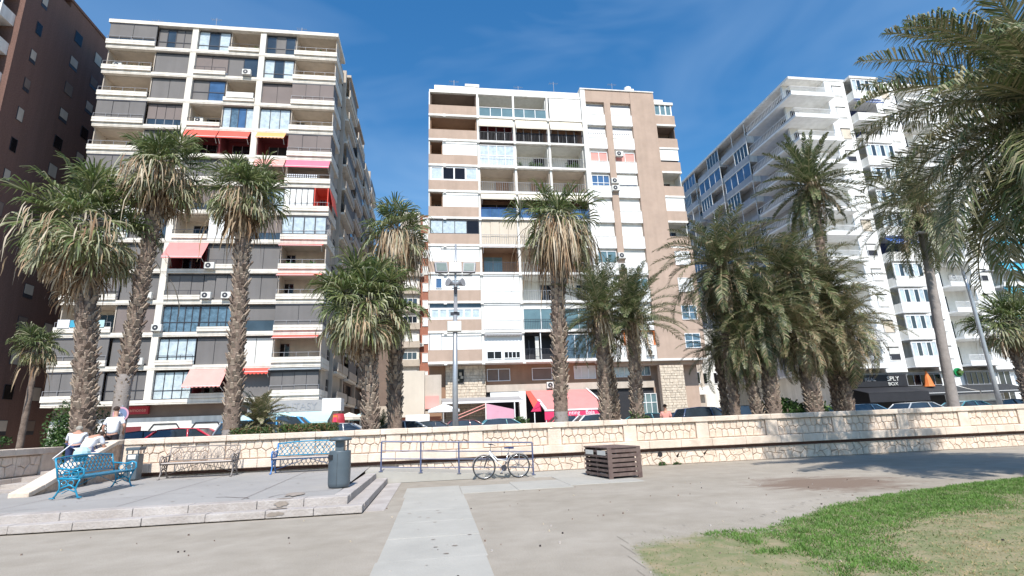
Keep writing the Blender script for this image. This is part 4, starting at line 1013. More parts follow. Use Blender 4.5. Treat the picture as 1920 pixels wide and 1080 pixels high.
# ---------------------------------------------------------------- right white block
def block_right():
    t = empty('apartment_building', (58, 48, .66), 'twelve storey white apartment block seen at an angle behind the date palms', 'building')
    P = 2.81; S0 = 5.55; X = 40.8; ZT = S0+12*P
    m = MB(); m.box(X+1.6, 90, 49.6, 84, .66, ZT, 'white'); m.box(X+1.2, X+1.59, 49.6, 84, 5.6, ZT-.01, 'shaded_white'); part(m, 'wall', t)
    m = MB(); m.box(X-.1, 90, 47.9, 84, ZT+.01, ZT+.3, 'white'); m.box(47.9, 51.7, 47.0, 47.89, ZT-.05, ZT+.2, 'white'); part(m, 'roof', t)
    segs = [(X+.0, 45.3, 'bal'), (45.3, 47.9, 'w'), (47.9, 51.6, 'bay'), (51.6, 54.4, 'w'), (54.4, 58.4, 'bal'), (58.4, 61.0, 'w'), (61.0, 65.2, 'tq'), (65.2, 68, 'w'), (68, 72, 'bal'), (72, 75, 'w'), (75, 79, 'bay')]
    m = MB()
    for a, b, k in segs:
        if k == 'w': m.box(a, b, 47.95, 49.59, S0-.4, ZT, 'bright_white')
    part(m, 'pier_wall', t)
    nw = 0
    for i in range(12):
        s = S0+i*P
        for a, b, k in segs:
            if a > 70 and i > 5: continue
            if k == 'w':
                x0 = a+.85; z0, z1 = s+.85, s+2.2
                m = MB(); m.box(x0-.06, x0+1.3, 47.90, 47.949, z0-.1, z0-.02, 'white'); m.box(x0, x0+1.25, 47.93, 47.949, z0, z1, 'frame_dark')
                kk = (i*5+int(a)) % 4
                m.box(x0+.05, x0+1.2, 47.90, 47.929, z0+(.05 if kk != 1 else .6), z1-.12, ['screen_white', 'ac', 'screen_beige', 'screen_white'][kk]); m.box(x0-.04, x0+1.29, 47.86, 47.929, z1+.01, z1+.07, 'white')
                part(m, 'window', t); nw += 1
            elif k in ('bal', 'tq'):
                c0 = X-.9 if a == X else a
                m = MB(); m.box(c0, b+.1, 46.9, 49.59, s-.02, s+.18, 'bright_white'); m.box(a+.001, b-.001, 49.3, 49.58, s+.19, s+P-.03, 'ac' if k == 'bal' else 'white')
                m.box(a+.5, a+1.6, 49.2, 49.29, s+.2, s+2.2, 'glass_dark'); m.box(c0+.02, b+.08, 46.92, 46.99, s+.19, s+.45, 'white')
                rail(m, c0+.02, b+.05, 46.93, s+.46, s+1.12, 'frame_white', bars=.13); m.box(b+.03, b+.06, 46.97, 47.9, s+1.09, s+1.12, 'frame_white')
                if a == X: m.box(c0, X+1.19, 49.6, 55.8, s-.02, s+.18, 'bright_white'); 
                if a == X:
                    m.box(c0, c0+.06, 47.0, 55.8, s+.19, s+.36, 'shaded_white'); m.box(c0, c0+.04, 47.0, 55.8, s+1.08, s+1.12, 'frame_white')
                    for q in range(30): m.box(c0+.01, c0+.035, 47.2+q*.29, 47.225+q*.29, s+.36, s+1.08, 'frame_white')

                part(m, 'balcony', t)
                if k == 'tq' and 1 <= i <= 5: awning(t, a+.1, b-.2, s+P-.05, 47.2, 1.0, 1.1, 'turquoise_awning')
                elif a > 54 and k == 'bal' and i in (3, 4): ac(t, b-1, s+1.3, 49.25)
            else:
                m = MB(); m.box(a, b, 46.95, 49.58, s-.02, s+.12, 'bright_white'); m.box(a+.02, b-.02, 46.98, 47.06, s+.13, s+1.0, 'white'); m.box(a+.02, a+.1, 47.07, 49.5, s+.13, s+1.0, 'white'); m.box(b-.1, b-.02, 47.07, 49.5, s+.13, s+1.0, 'white'); part(m, 'balcony', t)
                if (i % 5) != 4 and i != 10: window(t, a+.1, b-.1, s+1.01, s+2.55, 47.03, 6, 'frame_white', pk=['curtain', 'glass'], t=.1)
                else:
                    m = MB(); m.box(a+.1, b-.1, 49.3, 49.57, s+1, s+P-.05, 'navy'); part(m, 'balcony_recess', t)
                    if i in (4, 10): awning(t, a+.1, b-.1, s+P-.1, 47.3, .9 if i == 4 else .5, .8 if i == 4 else .3, 'blue_awning', label='dark blue balcony awning'+(' under the roof' if i == 10 else ' low on the facade'))
    # shaded side
    for i in range(12):
        s = S0+i*P
        m = MB()
        for j, (a, b, w_) in enumerate(((57.4, 63.6, .9), (64.2, 70.5, .9), (71.5, 75.5, .8), (76.5, 83.5, 1.0))):
            m.box(X-w_+1.19-.3, X+1.19, a, b, s, s+.18, 'white'); m.box(X-w_+.89, X-w_+.99, a, b, s+.19, s+1.0, 'shaded_white'); m.box(X-w_+1.0, X+1.19, a, a+.1, s+.19, s+1.0, 'white'); m.box(X-w_+1.0, X+1.19, b-.1, b, s+.19, s+1.0, 'white')
            m.box(X-w_+.89, X-w_+.96, a, a+.07, s+1.0, s+P, 'bright_white'); m.box(X-w_+.89, X-w_+.96, (a+b)/2, (a+b)/2+.07, s+1.0, s+P, 'bright_white')
            part(m, 'side_balcony', t); m = MB()
        m = MB()
        for j, (a, b, w_) in enumerate(((57.4, 63.6, .9), (64.2, 70.5, .9), (71.5, 75.5, .8), (76.5, 83.5, 1.0))):
            h = (i*7+j*3) % 5
            if h in (0, 1, 3):
                a2, b2 = (a+.1, (a+b)/2) if h == 0 else ((a+b)/2+.1, b-.1) if h == 1 else (a+.1, b-.1)
                m.box(X-w_+.93, X-w_+.96, a2, b2, s+1.01, s+P-.06, 'glass' if h != 3 else 'glass_blue')
                for q in range(5): yy = a2+(b2-a2)*q/4; m.box(X-w_+.90, X-w_+.931, yy-.04, yy+.04, s+1.01, s+P-.06, 'frame_white')
            else: m.box(X+1.15, X+1.19, a+.6, a+1.7, s+.2, s+2.3, 'glass_dark')
            part(m, 'side_window', t); m = MB()
        m.box(X+1.12, X+1.19, 50.5, 52, s+.3, s+2.3, 'glass_dark')
        part(m, 'side_door', t)
    # shops
    m = MB(); m.box(X, 90, 48.2, 49.59, 4.95, S0-.42, 'grey_awning'); m.box(X, 51.9, 48.3, 49.58, .67, 4.94, 'black'); m.box(51.91, 90, 48.5, 49.57, .67, 4.94, 'bright_white'); part(m, 'shop_front', t)
    m = MB(); m.box(40.6, 47.5, 47.9, 48.19, 3.75, 4.94, 'black'); o = part(m, 'shop_sign', t); o['label'] = 'black name board with white letters'
    text('lettering', 'EL', (41.7-58, 47.86-48, 4.32-.66), .5, 'frame_grey', t, sx=1.1); text('lettering', 'REAL', (43.3-58, 47.86-48, 4.32-.66), .5, 'frame_grey', t, sx=1.1); text('lettering', 'SPLY', (45.9-58, 47.86-48, 4.3-.66), .62, 'ac', t, sx=1.1); text('lettering', 'BOX', (45.8-58, 47.86-48, 3.84-.66), .45, 'ac', t, sx=1.2)
    window(t, 47.7, 51.8, 3.75, 4.9, 48.15, 5, 'frame_grey', 'glass_dark'); window(t, 54.9, 58.3, 3.65, 5.0, 48.3, 5, 'frame_grey', 'glass', name='window'); window(t, 59, 60.5, .9, 5., 48.4, 2, 'frame_white', 'glass')
    awning(t, 47.2, 53.0, 3.68, 48.0, 2.4, .75, 'black_awning', .25); awning(t, 53.4, 59.6, 3.65, 48.0, 2.2, .7, 'black_awning', .25)
    m = MB(); m.slab([(40.6, 48, 3.7), (47.1, 48, 3.7), (47.1, 45.4, 3.1), (40.6, 45.4, 3.1)], (0, 0, -.05), 'black'); m.box(40.6, 47.1, 45.38, 45.42, 2.2, 3.04, 'black'); part(m, 'terrace_canopy', t)
    o = MB(); o.tube([(49.6, 47.6, 3.6), (49.6, 47.6, 3.8), (49.6, 47.6, 4.4), (49.6, 47.6, 5.15)], [.5, .42, .28, .05], 'orange', 8); part(o, 'folded_orange_canopy', t)
    return t
br = block_right()
o = empty('pharmacy_sign', (52.8, 46.9, 4.9), 'round green pharmacy cross sign fixed to the white block', 'sign')
m = MB(); m.box(-.11, .11, -.12, .12, -.3, .3, 'leaf2'); m.box(-.3, -.111, -.12, .12, -.11, .11, 'leaf2'); m.box(.111, .3, -.12, .12, -.11, .11, 'leaf2'); m.build('cross', o)
m = MB(); m.tube([(0, .3, 0), (0, .14, 0)], .46, 'green_sign', 20); m.tube([(0, .3, 0), (0, 1.2, 0)], .04, 'frame_grey', 5); m.build('backing', o)
# ================================================================== PALMS
class Leaves:
    "collects quads as numpy blocks"
    def __init__(s): s.V = []; s.mi = []
    def add(s, Q, mi):          # Q (n,4,3)
        s.V.append(Q.reshape(-1, 3)); s.mi.append(np.full(len(Q), mi) if np.isscalar(mi) else mi)
    def build(s, name, mats, parent):
        V = np.concatenate(s.V); return npmesh(name, V, np.arange(len(V)).reshape(-1, 4), np.concatenate(s.mi), mats, parent)
def norm(v): return v/np.maximum(1e-9, np.linalg.norm(v, axis=-1, keepdims=True))
def curve_rachis(base, az, el, L, droop, n=14, side=0., rng=None):
    t = np.linspace(0, 1, n+1); e = el-droop*t**1.4; a = az+side*t
    d = np.stack([np.cos(e)*np.cos(a), np.cos(e)*np.sin(a), np.sin(e)], 1)
    p = np.concatenate([[base], base+np.cumsum((d[:-1]+d[1:])/2*(L/n), 0)])
    return p, d, t
def strip(P, w, side):
    "quads of a ribbon through P with half widths w along side"
    A = P-side*w[:, None]; B = P+side*w[:, None]
    return np.stack([A[:-1], B[:-1], B[1:], A[1:]], 1)
def pinnate(lv, base, az, el, L, droop, rng, mats, nl=46, ll=.5, stem=3, side=0., dens=1., sag=.35, lw=.014):
    p, d, t = curve_rachis(np.array(base, float), az, el, L, droop, 16, side)
    vee = rng.uniform(.1, .7)
    S_ = norm(np.cross(d, np.array([0, 0, 1.]))); U = norm(np.cross(S_, d))
    lv.add(strip(p, np.linspace(.035, .006, len(p))*(L/3.2), S_), stem); lv.add(strip(p, np.linspace(.03, .005, len(p))*(L/3.2), U), stem)
    n = int(nl*dens); tt = np.linspace(.13, .995, n)
    tt = np.clip(tt+rng.normal(0, .006, n), .1, 1)
    for s in (-1, 1):
        P = np.stack([np.interp(tt, t, p[:, k]) for k in range(3)], 1); D = norm(np.stack([np.interp(tt, t, d[:, k]) for k in range(3)], 1))
        Sd = norm(np.cross(D, np.array([0, 0, 1.])))*s; Un = norm(np.cross(Sd*s, D))
        ln = ll*np.sin(np.pi*np.clip(tt*.86+.12, 0, 1))**.55*(1+rng.normal(0, .10, n))*L/3.2
        fwd = (.45+.75*tt)[:, None]; upv = rng.normal(vee, .2, n)[:, None]
        dr = norm(Sd+D*fwd+Un*upv+rng.normal(0, .10, (n, 3)))
        P1 = P+dr*(ln*.55)[:, None]; dr2 = norm(dr+np.array([0, 0, -1.])*sag*(1+rng.random((n, 1)))); P2 = P1+dr2*(ln*.45)[:, None]
        W = norm(np.cross(dr, Un))*lw*L/3.2; z = np.zeros_like(W)
        lv.add(np.stack([P-W*.6, P+W*.6, P1+W, P1-W], 1), 0); q = np.stack([P1-W, P1+W, P2+W*.12, P2-W*.12], 1); lv.add(q, 0)
        k = rng.choice(mats[0], p=mats[1], size=n); lv.mi[-2] = k; lv.mi[-1] = k
def fan(lv, base, az, el, pet, Rr, rng, droop, mats, n=26, tipdroop=.5, stem=3, spread=2.1, shred=0.):
    p, d, t = curve_rachis(np.array(base, float), az, el, pet, droop, 6)
    S_ = norm(np.cross(d, np.array([0, 0, 1.]))); lv.add(strip(p, np.linspace(.03, .014, len(p)), S_), stem); lv.add(strip(p, np.linspace(.02, .012, len(p)), norm(np.cross(S_, d))), stem)
    c = p[-1]; D = d[-1]; Sd = S_[-1]; U = norm(np.cross(Sd, D)); roll = rng.normal(0, .35)
    Sd, U = Sd*math.cos(roll)+U*math.sin(roll), U*math.cos(roll)-Sd*math.sin(roll)
    a = np.linspace(-spread, spread, n); fold = np.abs(np.sin(a))*.30
    dr = norm(np.cos(a)[:, None]*D+np.sin(a)[:, None]*Sd+fold[:, None]*U+rng.normal(0, .04, (n, 3)))
    R_ = Rr*(1-.22*(np.abs(a)/spread)**2)*(1+rng.normal(0, .07, n))
    T = norm(np.cross(dr, U)); hw = np.tan(spread/n)*.5
    g = np.array([0, 0, -1.])
    P0 = np.repeat(c[None], n, 0); P1 = c+dr*(R_*.6)[:, None]
    d2 = norm(dr+g*tipdroop*.45*(1+.6*rng.random((n, 1)))); P2 = P1+d2*(R_*.22)[:, None]
    d3 = norm(d2+g*tipdroop*1.6*(1+.8*rng.random((n, 1)))); P3 = P2+d3*(R_*.26)[:, None]
    w1 = (R_*.6*hw*1.25)[:, None]*T; k = rng.choice(mats[0], p=mats[1], size=n)
    pl = (np.arange(n) % 2*2-1)[:, None]*U*.012
    for A, B, wa, wb in ((P0, P1, .05, 1.), (P1, P2, 1., .62), (P2, P3, .62, .08)):
        lv.add(np.stack([A-w1*wa-pl, A+w1*wa+pl, B+w1*wb+pl, B-w1*wb-pl], 1), k)
def straw(lv, base, rng, n, r0, L0, L1, mats, w=.018):
    "hanging dead leaf strings"
    a = rng.uniform(0, 2*np.pi, n); cl_ = 1+.3*np.sin(3*a+base[0])+.2*np.sin(7*a+base[1]); out = rng.uniform(.15, 1, n)*r0*cl_; L = rng.uniform(L0, L1, n)*(.55+.9*rng.random(n)**2)*cl_
    z0 = rng.uniform(-.35, .55, n)
    P = np.stack([base[0]+np.cos(a)*out, base[1]+np.sin(a)*out, base[2]+z0-(out/r0)**2*.4], 1)
    T = np.stack([-np.sin(a), np.cos(a), np.zeros(n)], 1); tw = rng.normal(0, .5, n)[:, None]
    T = norm(T+np.stack([np.cos(a), np.sin(a), np.zeros(n)], 1)*tw); dirn = np.stack([np.cos(a)*.5, np.sin(a)*.5, -np.ones(n)*.8], 1)+rng.normal(0, .2, (n, 3))
    k = rng.choice(mats[0], p=mats[1], size=n); m = 5
    W = np.array([.4, 1, 1.2, .9, .5, .15])*w
    for i in range(m):
        d = norm(dirn); Q = P+d*(L/m)[:, None]
        lv.add(np.stack([P-T*W[i], P+T*W[i], Q+T*W[i+1], Q-T*W[i+1]], 1), k); P = Q
        dirn = d*.8+np.array([0, 0, -.75])+rng.normal(0, .13, (n, 3)); dirn[:, 2] = np.minimum(dirn[:, 2], -.3)
def trunk_mesh(par, path, r0, r1, rng, boots=400, bootlen=.22, smooth_to=.10, flare=1.3, k='trunk', kb='boot', ks='trunk_smooth'):
    path = [Vector(p) for p in path]; n = 14; segs = 26; m = MB(); P = np.array([tuple(p) for p in path]); tp = np.linspace(0, 1, len(P)); V = []
    def pos(t): return np.array([np.interp(t, tp, P[:, q]) for q in range(3)])
    def rad(t): return (r0+(r1-r0)*t)*(1+(flare-1)*math.exp(-t*14))
    for i in range(segs+1):
        t = i/segs; c = pos(t)
        for j in range(n):
            a = 2*math.pi*j/n; r = rad(t)*(1+rng.normal(0, .035)); V.append((c[0]+r*math.cos(a), c[1]+r*math.sin(a), c[2]))
    m.v = V
    for i in range(segs):
        for j in range(n): m.f.append((i*n+j, i*n+(j+1)%n, (i+1)*n+(j+1)%n, (i+1)*n+j)); m.m.append(m.mi(ks if i/segs < smooth_to else k))
    o = m.build('trunk', par, smooth=True)
    if boots:
        lv = Leaves(); u = np.sort(rng.random(boots)); t = smooth_to*.7+(1-smooth_to*.7)*u; a = np.arange(boots)*2.399963+rng.normal(0, .15, boots)
        C = np.stack([np.interp(t, tp, P[:, q]) for q in range(3)], 1); r = np.array([rad(x) for x in t])
        O = np.stack([np.cos(a), np.sin(a), np.zeros(boots)], 1); T = np.stack([-np.sin(a), np.cos(a), np.zeros(boots)], 1); Z = np.array([0, 0, 1.])
        L = bootlen*rng.uniform(.6, 1.3, boots)[:, None]*(np.clip((u-.0)*6, .35, 1))[:, None]; w = L*.30
        lean = rng.uniform(.35, .9, boots)[:, None]
        A = C+O*(r*.92)[:, None]; B = A+Z*L*.75+O*L*lean*.65
        b0 = A-T*w; b1 = A+T*w; e0 = B-T*w*.55; e1 = B+T*w*.55; th = O*L*.12-Z*L*.12
        kk = rng.choice([0, 1], p=[.65, .35], size=boots)
        lv.add(np.stack([b0, b1, e1, e0], 1), kk); lv.add(np.stack([b0+th, e0+th, e1+th, b1+th], 1), kk)
        lv.add(np.stack([b0, e0, e0+th, b0+th], 1), kk); lv.add(np.stack([b1+th, e1+th, e1, b1], 1), kk); lv.add(np.stack([e0, e1, e1+th, e0+th], 1), kk)
        lv.build('leaf_base', [kb, k], par)
    return o
FANM = ['fan_green', 'fan_green2', 'fan_pale', 'trunk_smooth', 'dead', 'dead2', 'dead_dark']
def fan_palm(x, y, zb, H, seed, label, r0=.3, r1=.22, lean=(0, 0), green=34, pale=10, dead=30, strings=500, strL=(.7, 1.5), Rr=.95, pet=.95, group='tall fan palms along the promenade', deadspread=1., skirt=1., boots=420, smooth=.06):
    rng = np.random.default_rng(seed); t = empty('palm_tree', (x, y, zb), label, 'palm', group)
    top = np.array([lean[0], lean[1], H])
    path = [(0, 0, 0), (lean[0]*.2, lean[1]*.2, H*.3), (lean[0]*.55, lean[1]*.55, H*.65), tuple(top)]
    trunk_mesh(t, path, r0, r1, rng, boots=boots, smooth_to=smooth)
    lv = Leaves(); ph = rng.uniform(0, 6.28, 3)
    lob = lambda a: 1+.22*math.sin(2*a+ph[0])+.16*math.sin(3*a+ph[1])+.1*math.sin(5*a+ph[2])
    for i in range(green):
        u = (i+.5)/green; az_ = i*2.4+rng.normal(0, .35); fan(lv, top+np.array([0, 0, .05]), az_, 1.35-u*1.45+rng.normal(0, .2), pet*rng.uniform(.6, 1.2)*lob(az_), Rr*rng.uniform(.85, 1.1), rng, .25+.35*u, ([0, 1, 2], [.55, .35, .10] if u < .7 else [.35, .4, .25]), tipdroop=.3+.5*u)
    for i in range(pale):
        fan(lv, top+np.array([0, 0, -.15]), i*2.4+1+rng.normal(0, .3), -.1-rng.random()*.5, pet*rng.uniform(.8, 1.2), Rr*rng.uniform(.75, 1), rng, .7, ([1, 2, 4], [.3, .5, .2]), tipdroop=1.0)
    lv.build('green_fronds', FANM, t)
    lv = Leaves()
    for i in range(dead):
        u = i/max(1, dead); fan(lv, top+np.array([0, 0, -.25-u*.5*skirt]), i*2.4+rng.normal(0, .3), -.35-rng.random()*.7-.3*u, pet*rng.uniform(.55, .95)*deadspread, Rr*rng.uniform(.6, .95), rng, .9, ([4, 5, 6], [.5, .25, .25]), n=18, tipdroop=1.6, stem=6, spread=1.3)
    if strings:
        straw(lv, top+np.array([0, 0, -.15]), rng, strings, 1.15*deadspread*pet/.95, strL[0], strL[1], ([4, 5, 6, 2], [.42, .33, .15, .10]))
        straw(lv, top+np.array([0, 0, -.7]), rng, strings//2, .55, strL[0]*.8, strL[1]*.9, ([4, 6], [.6, .4]), w=.03)
    if dead or strings: lv.build('dead_fronds', FANM, t)
    return t
DM = ['date_green', 'date_green2', 'date_olive', 'date_olive', 'date_brown', 'dead2']
def date_palm(x, y, zb, H, seed, label, L=2.7, n=72, r0=.22, r1=.2, lean=(0, 0), mats=([0, 1, 2], [.5, .33, .17]), low=-.6, group='date palms along the promenade', nl=64, ll=.46, brown=10, droop=1.2, boots=380, e0=1.4, trunk=True, smooth=.02, curve=None, lw=.0145, sag=.3):
    rng = np.random.default_rng(seed); t = empty('palm_tree', (x, y, zb), label, 'palm', group)
    top = np.array([lean[0], lean[1], H])
    if trunk: trunk_mesh(t, curve or [(0, 0, 0), (lean[0]*.3, lean[1]*.3, H*.35), (lean[0]*.7, lean[1]*.7, H*.7), tuple(top)], r0, r1, rng, boots=boots, bootlen=.17, smooth_to=smooth, flare=1.2)
    lv = Leaves()
    for i in range(n):
        u = (i+.5)/n; el = e0+(low-e0)*u**1.05+rng.normal(0, .10)
        pinnate(lv, top+np.array([0, 0, .1-.35*u]), i*2.39996+rng.normal(0, .12), el, L*rng.uniform(.82, 1.12)*(1-.22*max(0, .25-u)*2), droop*(.75+.5*u)*rng.uniform(.7, 1.35), rng, mats, nl=nl, ll=ll, side=rng.normal(0, .18), lw=lw, sag=sag)
    lv.build('fronds', DM, t)
    if brown:
        lv = Leaves()
        for i in range(brown):
            pinnate(lv, top+np.array([0, 0, -.35]), i*2.4+rng.normal(0, .2), -.5-rng.random()*.5, L*rng.uniform(.5, .85), .9, rng, ([4, 5, 2], [.6, .2, .2]), nl=int(nl*.8), ll=ll*.9, stem=4, sag=.9, lw=lw)
        straw(lv, top+np.array([0, 0, .05]), rng, 260, .6, .25, .8, ([4, 5], [.65, .35]), w=.02)
        lv.build('dead_fronds', DM, t)
    return t
PZ = .72
fan_palm(-11.6, 20, PZ, 8.4, 11, 'leftmost tall fan palm with wide shaggy crown and thick rough trunk behind the people', r0=.31, r1=.27, lean=(-1.1, 0), green=50, pale=34, dead=26, strings=330, strL=(.4, 1.1), Rr=1.0, pet=1.42, deadspread=1.4, boots=640, smooth=.02)
fan_palm(-11.0, 20.6, PZ, 11.1, 12, 'tall slender fan palm full of pale dangling strings, trunk behind the standing man', r0=.25, r1=.22, lean=(.35, 0), green=32, pale=26, dead=18, strings=520, strL=(.4, 1.3), Rr=.85, pet=1.1, deadspread=1.15, smooth=.3)
fan_palm(-7.0, 20, PZ, 9.9, 13, 'tall fan palm in front of the cream block, straight trunk rising behind the beige bench', r0=.26, r1=.22, lean=(-.3, 0), green=34, pale=18, dead=22, strings=420, strL=(.4, 1.3), Rr=.85, pet=.85, smooth=.1)
fan_palm(-1.62, 22.2, PZ, 9.1, 14, 'taller fan palm of the alley pair with a heavy skirt of straw coloured dead fronds', r0=.27, r1=.25, lean=(-.1, 0), green=22, pale=4, dead=34, strings=800, strL=(.6, 1.7), Rr=.95, pet=.95)
fan_palm(-2.35, 20.6, PZ, 5.6, 15, 'shorter fan palm of the alley pair, fresh green crown over pale hanging fans', r0=.26, r1=.24, lean=(-.35, 0), green=50, pale=26, dead=20, strings=180, strL=(.5, 1.1), Rr=1.1, pet=1.2)
fan_palm(4.68, 20, PZ, 8.9, 16, 'fan palm before the middle block with a long golden brown skirt and straight trunk', r0=.25, r1=.24, lean=(.35, 0), green=26, pale=8, dead=46, strings=1000, strL=(.6, 1.9), Rr=.95, pet=1.0, smooth=.15)
p_ = at(1893, 610, 27); fan_palm(p_.x, 27, .5, p_.z-.4, 17, 'short thick green fan palm at the right edge of the street', r0=.3, r1=.28, green=40, pale=16, dead=14, strings=120, Rr=1.1, pet=1.2, group='fan palms across the street')
p_ = at(72, 650, 30); fan_palm(p_.x, 30, .5, p_.z-.5, 18, 'small pale fan palm at the foot of the dark brick building', r0=.15, r1=.12, green=22, pale=10, dead=4, strings=30, Rr=.62, pet=.62, boots=0, group='fan palms across the street')
# date palms
date_palm(6.5, 20.2, PZ, 5.1, 21, 'date palm with upright crown, left one beside the red awning', L=2.4, n=62, lean=(.15, 0), low=-.1, brown=3, e0=1.5, droop=.95)
date_palm(7.2, 20.9, PZ, 4.5, 22, 'slim leaning date palm between the two beside the red awning', L=1.9, n=40, r0=.16, r1=.15, lean=(-.25, 0), low=-.3, brown=3)
date_palm(7.75, 20.2, PZ, 4.8, 23, 'date palm with upright crown, right one of the three beside the red awning', L=2.4, n=62, r0=.24, lean=(.25, 0), low=-.1, brown=3, e0=1.5, droop=.95)
cl = [  # crown pixel, depth, frond length, radius, lean, label, kind
 ((1352, 500), 21.5, 2.9, .22, .35, 'date palm at the left of the dense clump, arching grey green crown'),
 ((1480, 520), 22.0, 3.0, .24, -.2, 'central date palm of the dense clump with tall green crown'),
 ((1425, 585), 20.6, 2.2, .30, .1, 'thick trunked date palm low in the middle of the clump'),
 ((1540, 560), 22.6, 2.8, .22, .2, 'date palm at the back right of the clump, dark green crown'),
 ((1572, 612), 21.2, 2.4, .24, .4, 'low spreading brownish date palm at the right of the clump'),
 ((1500, 628), 20.4, 1.8, .32, -.1, 'short stout date palm with drooping dry fronds under the clump'),
 ((1392, 645), 20.8, 1.6, .20, -.3, 'short thin date palm at the lower left of the clump')]
for i, ((px, py), Y, L, r0, ln, lab) in enumerate(cl):
    q = at(px, py, Y); br_ = i in (4, 5)
    date_palm(q.x-ln, Y, PZ, q.z-PZ, 30+i, lab, L=L*1.14, n=92, r0=r0, r1=r0*.85, lean=(ln, 0), low=-.95, brown=20 if not br_ else 30, group='dense clump of date palms',
              mats=([0, 1, 2, 4], [.42, .30, .18, .10]) if not br_ else ([0, 1, 2, 4], [.2, .25, .3, .25]), droop=1.35)
q = at(1345, 655, 23); date_palm(q.x, 23, PZ, q.z-PZ, 41, 'slender young date palm at the left foot of the clump', L=2.1, n=40, r0=.13, r1=.12, brown=4, group='dense clump of date palms')
q = at(1525, 345, 23.5); date_palm(q.x-.5, 23.5, PZ, q.z-PZ, 42, 'very tall date palm with a single thin trunk standing above the clump', L=2.9, n=76, r0=.2, r1=.2, lean=(.3, 0), low=-1.0, brown=8, droop=.62, e0=1.5, nl=64, ll=.34, sag=.1, lw=.024)
q = at(1722, 395, 20.5); date_palm(22.3, 20.5, PZ, q.z-PZ, 43, 'tall date palm with bare slanting trunk right of the clump, fronds drooping', L=3.3, n=66, r0=.21, r1=.17, lean=(q.x-22.3, 0), low=-1.0, brown=6, droop=1.1, nl=60, ll=.5, sag=.5, boots=0, smooth=1., mats=([0, 1, 2], [.25, .4, .35]))
# big palm close to the camera, only its fronds reach into the picture
q = at(1990, 205, 8.9)
date_palm(q.x, 8.9, 0, q.z, 44, 'large date palm closest to the camera, fronds hanging in from the top right corner', L=4.6, n=104, r0=.34, r1=.3, low=-1.05, brown=10, droop=1.05, nl=88, ll=.62, sag=.8, lw=.0125, mats=([0, 1, 2], [.2, .38, .42]), group=None, e0=1.3)
q = at(485, 800, 21.2); date_palm(q.x, 21.2, PZ, 1.25, 45, 'small pale bushy palm behind the wall in front of the grey name board', L=1.35, n=80, r0=.16, r1=.15, mats=([1, 2, 5], [.35, .45, .2]), low=-.15, lw=.03, brown=0, boots=0, group=None)
q = at(718, 800, 24); date_palm(q.x, 23.5, PZ, .9, 46, 'small round bushy palm between the alley fan palms', L=.9, n=46, r0=.14, r1=.14, low=-.6, brown=0, boots=0, group=None, mats=([0, 1], [.7, .3]))

# bushes and hedges
def bush(x, y, z, rx, ry, rz, n, seed, name, label, cat, mats=('leaf', 'leaf2'), p=(.6, .4), s=.05, boxy=False, bumps=9):
    rng = np.random.default_rng(seed); t = empty(name, (x, y, z), label, cat)
    d = norm(rng.normal(0, 1, (n, 3))); d[:, 2] = np.abs(d[:, 2])*1.0
    if boxy: pos = rng.uniform(-1, 1, (n, 3)); pos[:, 2] = (pos[:, 2]+1)/2; pos[:, 2] = np.where(rng.random(n) < .5, .8+.25*rng.random(n), pos[:, 2])
    else:
        cc = norm(rng.normal(0, 1, (bumps, 3))); cc[:, 2] = np.abs(cc[:, 2]); i = rng.integers(0, bumps, n)
        pos = cc[i]*.55+norm(rng.normal(0, 1, (n, 3)))*(.3+.25*rng.random((n, 1)))*rng.uniform(.6, 1.0, (bumps, 1))[i]*1.1
    P = pos*np.array([rx, ry, rz]); P[:, 2] = np.abs(P[:, 2])
    a = norm(rng.normal(0, 1, (n, 3))); b = norm(np.cross(a, rng.normal(0, 1, (n, 3)))); w = (s*rng.uniform(.6, 1.4, n))[:, None]
    lv = Leaves(); lv.add(np.stack([P-a*w, P+b*w*.5, P+a*w, P-b*w*.5], 1), rng.choice(range(len(mats)), p=p, size=n)); lv.build('foliage', list(mats), t)
    m = MB()
    for i in range(5 if not boxy else 8):
        u = rng.uniform(-.6, .6, 2); m.tube([(u[0]*rx*.3 if not boxy else u[0]*rx*1.4, u[1]*ry*.3, 0), (u[0]*rx*.9 if not boxy else u[0]*rx*1.4, u[1]*ry, rz*.6)], .03, 'trunk', 5)
    m.build('stem', t)
    return t
bush(-12.55, 21.2, .8, 1.25, 1.0, 2.2, 10000, 1, 'bush', 'large dark green bush behind the stair', 'bush')
bush(-16.5, 18.9, .9, 3.2, .5, .85, 8000, 2, 'hedge', 'low dark hedge above the far left wall', 'hedge', boxy=True)
q = at(585, 806, 20); bush(q.x, 19.6, PZ, .95, .3, 1.08, 5000, 3, 'hedge', 'reddish green clipped hedge in front of the blue pickup cab', 'hedge', ('leaf2', 'leaf_red', 'leaf'), (.4, .35, .25), .035, True)
q = at(478, 812, 20); bush(q.x, 19.6, PZ, .65, .3, 1.02, 3000, 4, 'hedge', 'small flowering hedge behind the bed of the blue pickup', 'hedge', ('leaf', 'leaf_red', 'leaf2'), (.4, .3, .3), .035, True)
q = at(1200, 782, 20); bush(q.x, 20, PZ, .9, .5, 1.2, 4000, 5, 'bush', 'low green bush at the foot of the three date palms', 'bush')
q = at(975, 780, 40); bush(q.x, 41, .66, 1.2, .7, 1.5, 2500, 6, 'bush', 'olive green bush beside the red restaurant awning', 'bush', s=.08)
for i, (px, w_) in enumerate(((1475, 1.5), (1530, 1.2))):
    q = at(px, 770, 20.8); bush(q.x, 21, PZ, w_, .6, 1.7-.2*i, 4500, 7+i, 'bush', ['dark undergrowth around the stout trunks of the clump', 'spiky undergrowth right of the stout trunks of the clump'][i], 'bush', s=.08)
